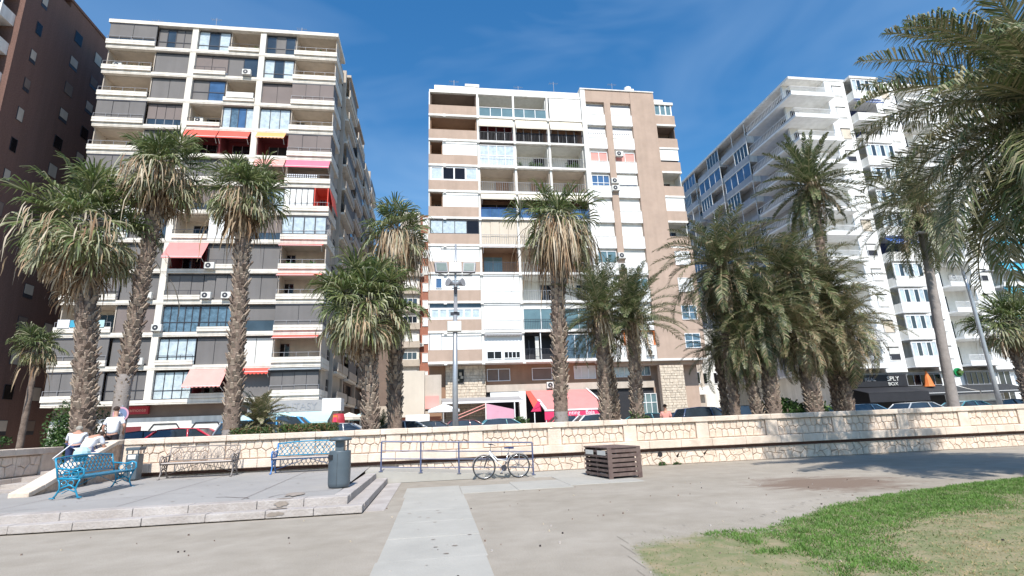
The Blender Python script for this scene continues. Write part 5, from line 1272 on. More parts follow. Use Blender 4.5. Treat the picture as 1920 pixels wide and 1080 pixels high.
# weeds at the wall foot
for i, (px, py) in enumerate(((1240, 862), (1268, 864))):
    q = at(px, py, 18.05); bush(q.x, 18.02, 0, .16, .09, .14-.03*i, 240, 20+i, 'weed', ['weed growing below the round drain hole of the wall', 'small dry weed right of the drain hole'][i], 'weed', s=.03)

# ================================================================== STREET FURNITURE
def scroll_end(m, k, flip=1, r=.016, a=1.):
    "ornate bench end in the local XZ plane: y is depth; back at -y*? drawn as (depth, height) pairs"
    pass
def bench(loc, rz, label, fk, L=2.0, seat='bench_stone', lattice='fan', arm_k=None, back_k=None):
    "front faces local -Y, back at +Y"
    t = empty('park_bench', loc, label, 'bench', 'ornate cast iron benches on the plaza', rz)
    arm_k = arm_k or fk; back_k = back_k or fk
    def end(x):
        m = MB(); r = .019
        T = lambda pts, rr=r: m.tube([(x, y, z) for y, z in pts], rr, arm_k, 6)
        T([(-.27, 0), (-.22, .06), (-.17, .18), (-.20, .30), (-.24, .40)]); T([(.27, 0), (.21, .07), (.15, .20), (.17, .33), (.22, .44)]); T([(.22, .42), (.27, .62), (.33, .86)], .022)
        T([(-.24, .40), (-.05, .405), (.22, .42)], .024); T([(-.24, .40), (-.30, .50), (-.28, .61), (-.20, .64), (-.05, .60), (.10, .62), (.28, .64)], .022)
        T([(-.17, .20), (-.05, .28), (.08, .24), (.15, .20)]); T([(-.19, .12), (0, .20), (.19, .12)], .014)
        for cy, cz, cr in ((-.12, .51, .075), (.06, .51, .065), (-.06, .32, .06), (.08, .33, .05)):
            T([(cy+cr*math.cos(a_), cz+cr*math.sin(a_)) for a_ in [i*math.pi/5 for i in range(11)]], .012)
        m.box(x-.025, x+.025, -.32, -.22, 0, .025, arm_k); m.box(x-.025, x+.025, .22, .32, 0, .025, arm_k)
        return m.build('end_frame', t, smooth=True)
    end(-L/2); end(L/2)
    m = MB()
    for i in range(5): m.box(-L/2+.01, L/2-.01, -.26+i*.092, -.26+i*.092+.078, .425, .45, seat)
    m.build('seat', t, bevel=.004)
    m = MB()
    bp = lambda u, v: (u*(L/2-.02), .235+.105*v, .50+.36*v)       # u -1..1, v 0..1 (+ arch)
    def line(pts, r): m.tube([bp(u, v) for u, v in pts], r, back_k, 5)
    if lattice == 'scale':
        arch = lambda u: 1-.02+.12*math.cos(u*math.pi/2)
        line([(u/12, arch(u/12)) for u in range(-12, 13)], .022); line([(-1, 0), (1, 0)], .018)
        n = 14
        for row in range(4):
            for i in range(n+1):
                c = -1+2*(i+(.5 if row % 2 else 0))/n; v0 = row*.235; w_ = 1.0/n
                if c+w_ > 1.01: continue
                line([(c-w_ if c-w_ > -1 else -1, v0), (c-w_*.8 if c > -.95 else -1, v0+.16), (c, v0+.27), (c+w_*.8, v0+.16), (min(1, c+w_), v0)], .011)
    else:
        line([(-1, 1), (-.5, 1.03), (0, 1.06), (.5, 1.03), (1, 1)], .018); line([(-1, 0), (1, 0)], .018)
        for c in (-.8, -.4, 0, .4, .8):
            for a_ in range(-3, 4):
                an = a_*.42; line([(c, .02), (c+math.sin(an)*.19, .02+math.cos(an)*.9)], .008)
            line([(c+.2*math.sin(q*.4), .02+.95*math.cos(q*.4)) for q in range(-4, 5)], .011); line([(c+.1*math.sin(q*.4), .02+.5*math.cos(q*.4)) for q in range(-4, 5)], .008)
    m.build('backrest', t, smooth=True)
    m = MB(); m.tube([(-L/2, .1, .1), (0, 0, .40), (L/2, .1, .1)], .010, arm_k, 5); m.tube([(-L/2, -.1, .40), (L/2, -.1, .40)], .014, arm_k, 5); m.tube([(-L/2, .15, .40), (L/2, .15, .40)], .014, arm_k, 5); m.build('brace', t, smooth=True)
    return t
bench((-8.12, 14.75, pz(14.75)), R(90), 'bright turquoise blue ornate bench seen from its end beside the stair parapet', 'bench_blue', 2.15, 'bench_blue', 'scale', back_k='bench_blue')
bench((-6.9, 17.45, pz(17.45)), 0, 'ornate bench with dark iron ends and beige seat and back against the wall', 'iron_pale', 1.95, 'bench_stone', 'fan', back_k='iron_pale')
bench((-3.85, 17.45, pz(17.45)), 0, 'ornate bench with blue frame and pale seat, partly hidden by the large litter bin', 'bench_deep', 1.95, 'bench_stone', 'scale', back_k='bench_blue')
# litter bins
t = empty('litter_bin', (-2.2, 13.2, pz(13.2)), 'large dark grey round litter bin standing on the plaza near the steps', 'bin')
m = MB(); m.lathe((0, 0, 0), [(.20, 0), (.235, .03), (.245, .1), (.25, .45), (.243, .78), (.24, .80)], 'bin_grey', 28); m.build('body', t, smooth=True)
m = MB(); m.lathe((0, 0, 1.02), [(.16, 0), (.25, .012), (.255, .04), (.22, .075), (.08, .095), (.02, .1)], 'bin_grey', 28); m.build('lid', t, smooth=True)
m = MB(); m.box(-.095, .095, -.12, .12, .79, 1.03, 'bin_grey'); m.box(.155, .185, -.05, .05, .79, 1.03, 'bin_grey')
m.build('neck', t, bevel=.01)
m = MB(); m.box(-.13, -.02, -.262, -.235, .62, .72, 'black', Matrix.Rotation(-.45, 4, 'Z')); m.box(-.005, .0, -.2505, -.24, .06, .74, 'black', Matrix.Rotation(-.05, 4, 'Z')); m.build('lock_plate', t)
q = at(250, 895, 17.2)
t = empty('litter_bin', (-8.72, 17.5, pz(17.3)), 'small dark green litter bin at the foot of the stair parapet', 'bin')
m = MB(); m.box(-.17, .17, -.17, .17, .02, .74, 'teal_dark' if 0 else 'bin_grey'); m.build('body', t, bevel=.04)
m = MB(); m.box(-.19, .19, -.19, .19, .84, .93, 'bin_grey'); m.box(-.17, -.13, -.17, -.13, .74, .84, 'bin_grey'); m.box(.13, .17, -.17, -.13, .74, .84, 'bin_grey'); m.box(-.17, -.13, .13, .17, .74, .84, 'bin_grey'); m.box(.13, .17, .13, .17, .74, .84, 'bin_grey'); m.build('lid', t, bevel=.02)
m = MB(); m.box(-.10, .10, -.178, -.171, .60, .72, 'frame_white'); 
for i in range(4): m.box(.02, .05, -.178, -.171, .2+i*.09, .25+i*.09, 'frame_white')
m.build('sticker', t)
# handrail of the ramp
t = empty('handrail', (-1.62, 16.9, .35), 'dark blue metal handrail with four rails along the ramp', 'handrail')
xs_ = [0, 1.17, 2.32, 4.61]; zb = [0, -.09, -.17, -.32]
zt_ = lambda x: .86-.048*x
for x, z in zip(xs_, zb):
    m = MB(); m.tube([(x, 0, z-.02), (x, 0, zt_(x))], .025, 'rail_blue', 8); m.box(x-.06, x+.06, -.06, .06, z, z+.012, 'rail_blue'); m.build('post', t, smooth=False)
for j, k in enumerate((0, .27, .50, .74)):
    m = MB(); m.tube([(0, 0, zt_(0)-k), (4.61, 0, zt_(4.61)-k*1.0)], .024 if j == 0 else .016, 'rail_blue', 8); m.build('rail', t)
# bicycle leaning on the rail: nose points left
t = empty('bicycle', (1.95, 16.45, .012), 'white city bicycle with dark saddle leaning on the ramp handrail', 'bicycle', rz=R(180)-R(0))
def wheel(x):
    m = MB(); Rw = .33
    m.tube([(x+Rw*math.cos(a), 0, Rw+.01+Rw*math.sin(a)) for a in [i*math.pi/16 for i in range(33)]], .017, 'tyre', 6, False)
    w_ = m.build('wheel', t, smooth=True)
    m = MB(); m.tube([(x+(Rw-.025)*math.cos(a), 0, Rw+.01+(Rw-.025)*math.sin(a)) for a in [i*math.pi/16 for i in range(33)]], .009, 'chrome', 5, False); m.build('rim', w_, smooth=True)
    m = MB()
    for i in range(18):
        a = i*math.pi/9; m.tube([(x, .02*(-1)**i, Rw+.01), (x+(Rw-.03)*math.cos(a), 0, Rw+.01+(Rw-.03)*math.sin(a))], .0022, 'chrome', 3)
    m.tube([(x, -.04, Rw+.01), (x, .04, Rw+.01)], .025, 'chrome', 8); m.build('spoke', w_)
    m = MB(); m.tube([(x+(Rw+.035)*math.cos(a), 0, Rw+.01+(Rw+.035)*math.sin(a)) for a in [math.pi*(.05 if x < 0 else .0)+i*math.pi/12*(.75) for i in range(13)]], .012, 'frame_grey', 5); m.build('mudguard', t, smooth=True)
wheel(-.52); wheel(.52)
m = MB(); T = lambda p, r, k='bright_white': m.tube(p, r, k, 8)
bb, hd, hd2, st, rx_ = (-.07, 0, .30), (.33, 0, .80), (.36, 0, .68), (-.22, 0, .72), (-.52, 0, .34)
T([(.34, 0, .72), (.15, 0, .48), bb], .021); T([(.335, 0, .78), (.12, 0, .55), (-.16, 0, .50)], .017); T([bb, st], .018, 'chrome'); T([bb, rx_], .012, 'frame_grey'); T([st, rx_], .011, 'frame_grey'); T([hd, hd2], .024); m.build('frame', t, smooth=True)
m = MB(); T([(.36, 0, .68), (.42, .05, .60), (.52, .05, .34)], .013, 'frame_dark'); T([(.36, 0, .68), (.42, -.05, .60), (.52, -.05, .34)], .013, 'frame_dark'); m.build('fork', t, smooth=True)
m = MB(); T([(.33, 0, .80), (.31, 0, .97), (.36, 0, 1.0)], .013, 'chrome'); T([(.20, -.28, .97), (.36, -.16, 1.0), (.38, 0, 1.0), (.36, .16, 1.0), (.20, .28, .97)], .012, 'frame_dark'); m.build('handlebar', t, smooth=True)
m = MB(); m.tube([(-.22, 0, .72), (-.25, 0, .84)], .013, 'chrome', 8); m.box(-.38, -.24, -.09, .09, .84, .90, 'navy'); m.box(-.24, -.10, -.035, .035, .85, .89, 'navy'); m.build('saddle', t, bevel=.02)
m = MB(); m.tube([(-.07, .05, .30), (-.07, .06, .30)], .09, 'frame_dark', 16); m.tube([(-.07, .05, .30), (.02, .06, .16)], .01, 'chrome', 6); m.tube([(-.07, -.05, .30), (-.16, -.06, .44)], .01, 'chrome', 6); m.box(-.02, .06, .06, .14, .145, .17, 'black'); m.box(-.20, -.12, -.14, -.06, .43, .455, 'black'); m.tube([(-.07, .055, .385), (-.52, .04, .37)], .005, 'frame_dark', 4); m.tube([(-.07, .055, .215), (-.52, .04, .31)], .005, 'frame_dark', 4); m.build('crank', t)
m = MB()
for s_ in (-.06, .06): m.tube([(-.30, s_, .72), (-.70, s_, .72)], .007, 'frame_grey', 5); m.tube([(-.55, s_, .72), (-.53, s_*.8, .35)], .007, 'frame_grey', 5)
for i in range(4): m.tube([(-.36-i*.1, -.06, .72), (-.36-i*.1, .06, .72)], .006, 'frame_grey', 5)
m.build('luggage_rack', t)
# slatted wooden crate enclosure
q0 = Vector((4.71, 14.61, 0)); ang = math.atan2(.53, 1.0)
t = empty('slatted_crate', (4.71, 14.66, .01), 'brown slatted wooden box enclosure standing at the end of the slab path', 'wooden box', rz=R(10))
W_, D_, H_ = .98, 1.45, .80
m = MB()
for x, y in ((0, 0), (W_-.07, 0), (0, D_-.07), (W_-.07, D_-.07), (0, D_/2-.035)): m.box(x, x+.07, y, y+.07, -.01, H_, 'wood')
for z in (.06, H_-.07):
    m.box(.071, W_-.071, .005, .06, z, z+.07, 'wood'); m.box(.071, W_-.071, D_-.06, D_-.005, z, z+.07, 'wood')
m.build('frame', t, bevel=.005)
m = MB()
for i in range(6):
    z = .06+i*.125
    m.box(-.028, -.002, -.01, D_+.01, z, z+.062, 'wood'); m.box(W_+.002, W_+.028, -.01, D_+.01, z, z+.062, 'wood')
    m.box(.07, W_-.07, -.028, -.002, z, z+.088, 'wood'); m.box(.07, W_-.07, D_+.002, D_+.028, z, z+.088, 'wood')
m.build('side_slat', t, bevel=.004)
m = MB(); m.box(-.03, .1, -.03, .0, -.0, H_, 'wood'); m.box(W_-.1, W_+.03, -.03, 0, 0, H_, 'wood'); m.build('corner_board', t, bevel=.004)
m = MB()
for i in range(8): m.box(-.035, W_+.035, -.03+i*(D_+.06)/8+.008, -.03+(i+1)*(D_+.06)/8-.012, H_+.002, H_+.034, 'wood')
m.build('lid', t, bevel=.004)
m = MB(); m.box(.1, W_-.1, .1, D_-.1, .12, .55, 'wood_dark'); m.build('inner_box', t)
m = MB(); m.box(-.034, -.030, .1, .6, .62, .74, 'ac'); m.box(-.034, -.030, .85, 1.35, .62, .74, 'ac'); m.build('sticker', t)
# floodlight mast
t = empty('floodlight_mast', (.72, 20, PZ), 'grey floodlight mast with three square lamps, loudspeakers and a switch box', 'light mast')
h0 = 7.9; m = MB(); m.tube([(0, 0, 0), (0, 0, 2.4), (.03, 0, 5.)], [.12, .10, .085], 'street_metal', 14); m.tube([(.03, 0, 5.), (.08, 0, h0)], [.05, .04], 'street_metal', 10); m.build('pole', t, smooth=True)
m = MB(); m.box(-.28, .26, -.16, .1, 4.35, 4.75, 'ac'); m.build('switch_box', t, bevel=.02)
zc = at(852, 517, 20).z-PZ
m = MB(); m.tube([(-.62, 0, zc), (.72, 0, zc)], .03, 'street_metal', 6); m.tube([(-.62, 0, zc+.1), (-.3, 0, zc), (.4, 0, zc), (.72, 0, zc+.1)], .018, 'street_metal', 5); m.build('crossbar', t)
for x in (-.5, .05, .6):
    m = MB(); mt = Matrix.Translation((x, -.1, zc+.30)) @ Matrix.Rotation(-.25, 4, 'X') @ Matrix.Rotation(-(x-.05)*.35, 4, 'Z') @ Matrix.Rotation((x-.05)*.2, 4, 'Y')
    m.box(-.25, .25, -.06, .08, -.22, .22, 'frame_grey', mt); l = m.build('floodlight', t, bevel=.01)
    m = MB(); m.box(-.20, .20, -.072, -.062, -.17, .17, 'lamp_glass', mt); m.build('lens', l)
for s_ in (-1, 1):
    m = MB(); m.tube([(.05+s_*.05, -.05, zc-.35), (.05+s_*.16, -.1, zc-.34), (.05+s_*.3, -.2, zc-.32)], [.06, .1, .17], 'frame_grey', 12); m.build('loudspeaker', t)
m = MB(); m.tube([(.05, -.12, zc-.5), (.05, -.12, zc-.75)], [.07, .05], 'frame_dark', 8); m.box(-.15, .2, -.05, .05, 5.0, 5.12, 'frame_dark'); m.box(-.02, .12, -.1, .1, 5.12, 5.5, 'frame_grey'); m.tube([(.05, 0, 5.5), (.06, 0, 6.2)], .075, 'frame_grey', 10); m.build('camera_bracket', t)
# street lamp with two curved arms, right
t = empty('street_lamp', (24.1, 20, PZ), 'tall grey street lamp with thin curved arms at the right', 'street lamp')
zt = at(1800, 470, 20).z-PZ; m = MB(); m.tube([(0, 0, 0), (0, 0, 2.2), (-.05, 0, zt-2), (-.12, 0, zt-1)], [.11, .09, .07, .055], 'street_metal', 12); m.build('pole', t, smooth=True)
m = MB(); m.tube([(-.12, 0, zt-1), (-.2, 0, zt-.2), (-.45, 0, zt+.35), (-1.0, 0, zt+.75), (-1.6, -.1, zt+.85)], .035, 'street_metal', 8); m.tube([(-.05, 0, zt-2.1), (.1, 0, zt-1.5), (.5, 0, zt-1.1), (1.1, 0, zt-1.)], .03, 'street_metal', 8); m.build('arm', t, smooth=True)
for x, z in ((-1.75, zt+.86), (1.25, zt-1.0)):
    m = MB(); m.box(-.28, .28, -.1, .1, -.04, .05, 'frame_grey', Matrix.Translation((x, 0, z))); m.build('lamp_head', t, bevel=.03)
# parking sign, parasols, dispenser
q = at(228, 777, 19.4); t = empty('road_sign', (q.x, 19.4, PZ), 'round grey blue road sign with pinkish rim on a post beside the standing man', 'road sign')
m = MB(); m.tube([(0, 0, 0), (0, 0, q.z-PZ+.3)], .03, 'street_metal', 8); m.build('post', t)
m = MB(); m.tube([(0, -.04, q.z-PZ), (0, -.055, q.z-PZ)], .24, 'pink_cloth', 24); m.build('disc', t); m = MB(); m.tube([(0, -.056, q.z-PZ), (0, -.062, q.z-PZ)], .19, 'sign_blue', 24); m.box(-.18, .18, -.068, -.063, -.03, .03, 'shirt', Matrix.Translation((0, 0, q.z-PZ)) @ Matrix.Rotation(.78, 4, 'Y')); m.build('symbol', t)
def parasol(px, py, Y, r, k, label, zb=.66, dome=.28, n=8):
    q = at(px, py, Y); H = q.z-zb; t = empty('parasol', (q.x, Y, zb), label, 'parasol', 'parasols on the far pavement')
    m = MB(); m.tube([(0, 0, 0), (0, 0, H)], .035, 'frame_white', 8); m.lathe((0, 0, 0), [(.3, 0), (.3, .08), (.06, .12)], 'street_metal', 12); m.build('pole', t)
    m = MB(); ring = [(r*math.cos(2*math.pi*(i+.5)/n), r*math.sin(2*math.pi*(i+.5)/n), H-r*dome*1.25) for i in range(n)]
    for i in range(n):
        a, b = ring[i], ring[(i+1)%n]; m.slab([(0, 0, H), a, b], (0, 0, -.02), k); m.slab([a, b, (b[0], b[1], b[2]-.2), (a[0], a[1], a[2]-.2)], (-a[0]*.01, -a[1]*.01, 0), k)
    m.build('canopy', t)
    return t
parasol(832, 757, 43, 1.32, 'bright_white', 'large white parasol beside the floodlight mast')
parasol(655, 773, 44, 1.1, 'cream_awning', 'small cream parasol right of the white sign box')
parasol(676, 775, 45, 1.0, 'pale_blue_awning', 'small pale blue parasol near the alley palms')
q = at(635, 780, 40); t = empty('drinks_dispenser', (q.x, 40, .66), 'red and orange rounded kiosk fridge beside the pale blue shop awning', 'kiosk')
m = MB(); m.lathe((0, 0, 0), [(.40, 0), (.44, .3), (.45, 1.6), (.36, q.z-.5)], 'sign_red', 16); m.build('body', t, smooth=True); m = MB(); m.box(-.3, .0, -.5, -.38, .5, q.z-.6, 'orange'); m.box(-.27, -.03, -.52, -.501, q.z-1.1, q.z-.75, 'hot_red'); m.build('front_panel', t)
q = at(783, 790, 42); t = empty('shop_board', (q.x, 42, .66), 'white notice board with black lettering on the far pavement', 'board')
m = MB(); m.box(-.9, .9, -.03, .03, .4, 1.85, 'bright_white'); m.box(-.85, -.78, .03, .08, 0, 1.7, 'frame_grey'); m.box(.78, .85, .03, .08, 0, 1.7, 'frame_grey'); m.build('panel', t)
# the cream kiosk box left of the grey terrace
t = empty('street_kiosk', (at(778, 760, 43.5).x, 43.5, .66), 'plain cream box kiosk with reddish base between the alley and the white parasol', 'kiosk')
m = MB(); m.box(-1.35, .75, -.3, 3, 1.7, 5.3, 'screen_beige'); m.box(.76, 2.1, .2, 3, 2.2, 5.0, 'beige_wall'); m.build('upper_wall', t); m = MB(); m.box(-1.3, 2.05, -.1, 2.9, 0, 1.69, 'brick_red'); m.build('base', t); m = MB(); m.box(.8, 1.9, .1, .19, 2.3, 3.3, 'pink_awning'); m.build('poster', t)

# ================================================================== CARS
def car(px, Y, kind, paintk, label, flip=False, zb=.42, x=None, dx=0):
    X = (at(px, 800, Y).x if x is None else x)+dx
    t = empty('parked_car', (X, Y, zb), label, 'car', 'cars parked along the street', math.pi if flip else 0)
    # stations along length: x, belt height, roof height (0 = none), half width
    K = dict(hatch=(4.1, 1.46, .9, [(-2.05, .62, .80), (-1.95, .86, .84), (-1.2, .93, .86), (0, .93, .87), (.85, .93, .87), (1.2, .88, .86), (1.9, .74, .82), (2.05, .55, .76)], [(-1.9, .93), (-1.35, 1.42), (-.6, 1.46), (.15, 1.43), (1.05, .92)]),
             sedan=(4.5, 1.44, .9, [(-2.25, .6, .80), (-2.15, .92, .84), (-1.5, .95, .86), (0, .93, .88), (.8, .92, .88), (1.2, .88, .87), (2.1, .72, .82), (2.25, .55, .76)], [(-1.65, .94), (-.95, 1.38), (-.35, 1.44), (.3, 1.41), (1.15, .91)]),
             suv=(4.4, 1.66, .9, [(-2.2, .7, .84), (-2.12, 1.0, .88), (-1.5, 1.04, .9), (0, 1.03, .91), (.9, 1.02, .91), (1.2, .98, .9), (2.1, .84, .86), (2.2, .6, .8)], [(-2.05, 1.04), (-1.75, 1.6), (-.8, 1.68), (.2, 1.63), (1.05, 1.02)]),
             pick=(5.2, 1.8, .9, [(-2.6, .7, .86), (-2.55, 1.12, .88), (-1.2, 1.12, .9), (0, 1.08, .91), (.9, 1.06, .91), (1.2, 1.02, .9), (2.45, .9, .86), (2.6, .6, .8)], [(-.75, 1.1), (-.65, 1.72), (0, 1.8), (.6, 1.76), (1.35, 1.05)]))[kind]
    L_, H_, _, body, roof = K
    m = MB(); rings = []
    for x_, zt, hw in body:
        zb_ = .24 if abs(x_) < L_/2-.15 else .36
        rings.append([(x_, -hw*.92, zb_), (x_, -hw, .42), (x_, -hw, zt-.12), (x_, -hw*.93, zt), (x_, 0, zt+.02), (x_, hw*.93, zt), (x_, hw, zt-.12), (x_, hw, .42), (x_, hw*.92, zb_)])
    nv = 9
    for rg_ in rings: m.v += rg_
    km = m.mi(paintk)
    for i in range(len(rings)-1):
        for j in range(nv):
            m.f.append((i*nv+j, (i+1)*nv+j, (i+1)*nv+(j+1)%nv, i*nv+(j+1)%nv)); m.m.append(km)
    m.f.append(tuple(range(nv))); m.m.append(km); m.f.append(tuple(range((len(rings)-1)*nv, len(rings)*nv))[::-1]); m.m.append(km)
    # roof panel and pillars
    hw0 = body[3][2]; bt = lambda z: hw0*(.93-.22*(z-.93)/.5)
    rp = roof[1:-1]
    pts = [(x_, z) for x_, z in rp]
    for (xa, za), (xb, zb2) in zip(pts, pts[1:]):
        m.slab([(xa, -bt(za), za), (xb, -bt(zb2), zb2), (xb, bt(zb2), zb2), (xa, bt(za), za)], (0, 0, .035), paintk)
    for (xa, za), (xb, zb2) in ((roof[0], roof[1]), (roof[-2], roof[-1])):
        for s in (-1, 1): m.tube([(xa, s*bt(za), za), (xb, s*bt(zb2), zb2)], .045, paintk, 6)
    for s in (-1, 1):
        m.tube([(-.1, s*bt(.93), .93), (-.2, s*bt(1.42), roof[2][1]-.02)], .04, paintk, 5)
    b = m.build('body', t, smooth=True); bv = b.modifiers.new('b', 'BEVEL'); bv.width = .03; bv.segments = 2; bv.limit_method = 'ANGLE'; bv.angle_limit = R(35)
    m = MB(); k = len(roof)
    for s in (-1, 1):
        o0 = [(x_, s*(bt(z)-.02), z-.005) for x_, z in roof]; m.poly(o0, 'glass', [tuple(range(k)) if s < 0 else tuple(range(k))[::-1]])
    for (xa, za), (xb, zb2) in ((roof[0], roof[1]), (roof[-2], roof[-1])):
        m.poly([(xa, -bt(za)+.03, za), (xb, -bt(zb2)+.03, zb2), (xb, bt(zb2)-.03, zb2), (xa, bt(za)-.03, za)], 'glass')
    m.build('window', t)
    m = MB(); m.box(-.9, .7, -.6, .6, .7, 1.0, 'black'); m.box(-.05, .12, -.55, -.12, 1., 1.3, 'black'); m.box(-.05, .12, .12, .55, 1., 1.3, 'black'); m.build('seat', t)
    for x_ in (-L_/2+.82, L_/2-.85):
        for s in (-1, 1):
            m = MB(); m.tube([(x_, s*(hw0-.2), .32), (x_, s*(hw0+.01), .32)], .32, 'tyre', 20); w_ = m.build('wheel', t)
            m = MB(); m.tube([(x_, s*(hw0+.011), .32), (x_, s*(hw0+.02), .32)], .2, 'street_metal', 12); m.build('rim', w_)
    for s in (-1, 1):
        m = MB(); m.box(L_/2-.16, L_/2-.02, s*.62-.12, s*.62+.12, .58, .72, 'lamp_glass'); m.build('headlight', t, bevel=.02)
        m = MB(); m.box(-L_/2+.0, -L_/2+.12, s*.66-.1, s*.66+.1, .66, .86, 'light_red'); m.build('taillight', t, bevel=.02)
        m = MB(); m.box(roof[-1][0]-.25, roof[-1][0]-.05, s*(hw0+.12)-.07, s*(hw0+.12)+.07, .98, 1.1, paintk); m.build('mirror', t, bevel=.02)
    if kind == 'pick':
        m = MB(); m.box(-2.55, -.8, -.82, .82, 1.13, 1.2, 'frame_dark'); m.slab([(-2.5, -.8, 1.2), (-.78, -.8, 1.2), (-.78, -.7, 1.66), (-2.3, -.7, 1.62)], (0, .03, 0), 'glass'); m.slab([(-2.5, .8, 1.2), (-.78, .8, 1.2), (-.78, .7, 1.66), (-2.3, .7, 1.62)], (0, -.03, 0), 'glass'); m.slab([(-2.32, -.7, 1.64), (-.78, -.7, 1.68), (-.78, .7, 1.68), (-2.32, .7, 1.64)], (0, 0, .04), paintk)
        m.tube([(-2.55, -.82, 1.15), (-2.3, -.72, 1.64)], .04, 'street_metal', 5); m.build('canopy', t)
    return t
car(375, 24.0, 'hatch', 'car_red', 'crimson red hatchback behind the wall left of the straight palm', flip=False)
car(292, 26.6, 'sedan', 'car_black', 'dark car mostly hidden behind the crimson hatchback')
car(535, 24.2, 'pick', 'car_blue', 'bright blue pickup with canopy behind the hedges')
car(655, 26.5, 'hatch', 'car_silver', 'silver car nose to the left of the alley palms')
car(768, 25.5, 'sedan', 'car_silver', 'pale silver saloon right of the alley palms')
car(822, 33, 'hatch', 'car_black', 'black car behind the foot of the floodlight mast')
car(885, 34, 'hatch', 'car_maroon', 'dark maroon car in shade under the grey terrace awning')
car(953, 33, 'hatch', 'car_teal', 'teal estate car in front of the red restaurant awning')
car(1082, 32, 'hatch', 'car_red', 'red car below the restaurant lettering')
car(1136, 29, 'hatch', 'car_white', 'white hatchback left of the three date palms')
car(1222, 32, 'sedan', 'car_teal', 'light teal saloon in front of the stone corner')
car(1275, 34, 'sedan', 'car_black', 'low black car left of the big dark off-roader')
car(1332, 31, 'suv', 'car_navy', 'big dark navy off-roader beyond the wall left of the date clump')
car(1408, 31, 'suv', 'car_black', 'black car partly behind the thin trunk of the clump')
car(1548, 31, 'hatch', 'car_black', 'dark car with white number plate right of the clump')
car(1632, 29, 'hatch', 'car_steel', 'steel blue hatchback in front of the black terrace')
car(1738, 29, 'hatch', 'car_silver', 'silver hatchback left of the slanting palm trunk')
car(1826, 29.5, 'sedan', 'car_teal', 'dark teal saloon right of the slanting palm trunk')
car(1900, 29, 'sedan', 'car_black', 'black saloon at the right edge of the picture')
# scooters parked by the alley
def scooter(px, Y, label):
    X = at(px, 800, Y).x; t = empty('motor_scooter', (X, Y, .66), label, 'scooter', 'scooters parked by the alley')
    m = MB(); m.slab([(-.6, -.14, .45), (.1, -.14, .38), (.1, -.14, .3), (.45, -.14, .35), (.55, -.12, .95), (.62, -.12, .95), (.6, -.14, .3), (.2, -.14, .2), (-.5, -.14, .3)], (0, .28, 0), 'car_white'); m.build('body', t, bevel=.03)
    m = MB(); m.box(-.62, .08, -.13, .13, .72, .82, 'black'); m.box(-.55, .0, -.11, .11, .44, .72, 'black'); m.build('seat', t, bevel=.03)
    for x in (-.55, .68):
        m = MB(); m.tube([(x, -.05, .24), (x, .05, .24)], .24, 'tyre', 16); m.build('wheel', t)
    m = MB(); m.tube([(.68, 0, .24), (.52, 0, 1.02)], .03, 'frame_dark', 6); m.tube([(.5, -.3, 1.05), (.52, 0, 1.02), (.5, .3, 1.05)], .02, 'black', 6); m.tube([(.5, -.28, 1.05), (.5, -.3, 1.3)], .012, 'chrome', 5); m.build('handlebar', t)
scooter(650, 41, 'white scooter under the cream parasol'); scooter(680, 42, 'white scooter under the pale blue parasol')

# ================================================================== PEOPLE
def skinned(name, pts, edges, rad, k, parent, sub_=2, root=0):
    me = bpy.data.meshes.new(name); me.from_pydata([tuple(p) for p in pts], edges, []); me.materials.append(M[k])
    o = bpy.data.objects.new(name, me); COL.objects.link(o); o.parent = parent
    md = o.modifiers.new('skin', 'SKIN'); md.use_smooth_shade = True
    if not me.skin_vertices: me.attributes
    sv = me.skin_vertices[0].data
    for i, r in enumerate(rad):
        r = r if isinstance(r, tuple) else (r, r); sv[i].radius = r; sv[i].use_root = (i == root)
    s = o.modifiers.new('sub', 'SUBSURF'); s.levels = sub_; s.render_levels = sub_
    return o
def hand(pts, edges, rad, wi, d, side):
    "palm and five fingers growing from wrist index wi in direction d"
    d = Vector(d).normalized(); s = d.cross(Vector((0, 1, 0)))
    if s.length < .2: s = d.cross(Vector((1, 0, 0)))
    s.normalize(); w = Vector(pts[wi]); p = w+d*.055; pts.append(p); rad.append((.034, .018)); pi = len(pts)-1; edges.append((wi, pi))
    for j, (o, l) in enumerate(((-.032, .062), (-.011, .075), (.011, .07), (.031, .055))):
        a = p+s*o+d*.04; b = a+d*l+Vector((0, 0, -.008)); pts += [a, b]; rad += [.0095, .0075]; edges += [(pi, len(pts)-2), (len(pts)-2, len(pts)-1)]
    a = w+d*.03+s*side*.035; b = a+d*.035+s*side*.02; pts += [a, b]; rad += [.012, .009]; edges += [(wi, len(pts)-2), (len(pts)-2, len(pts)-1)]
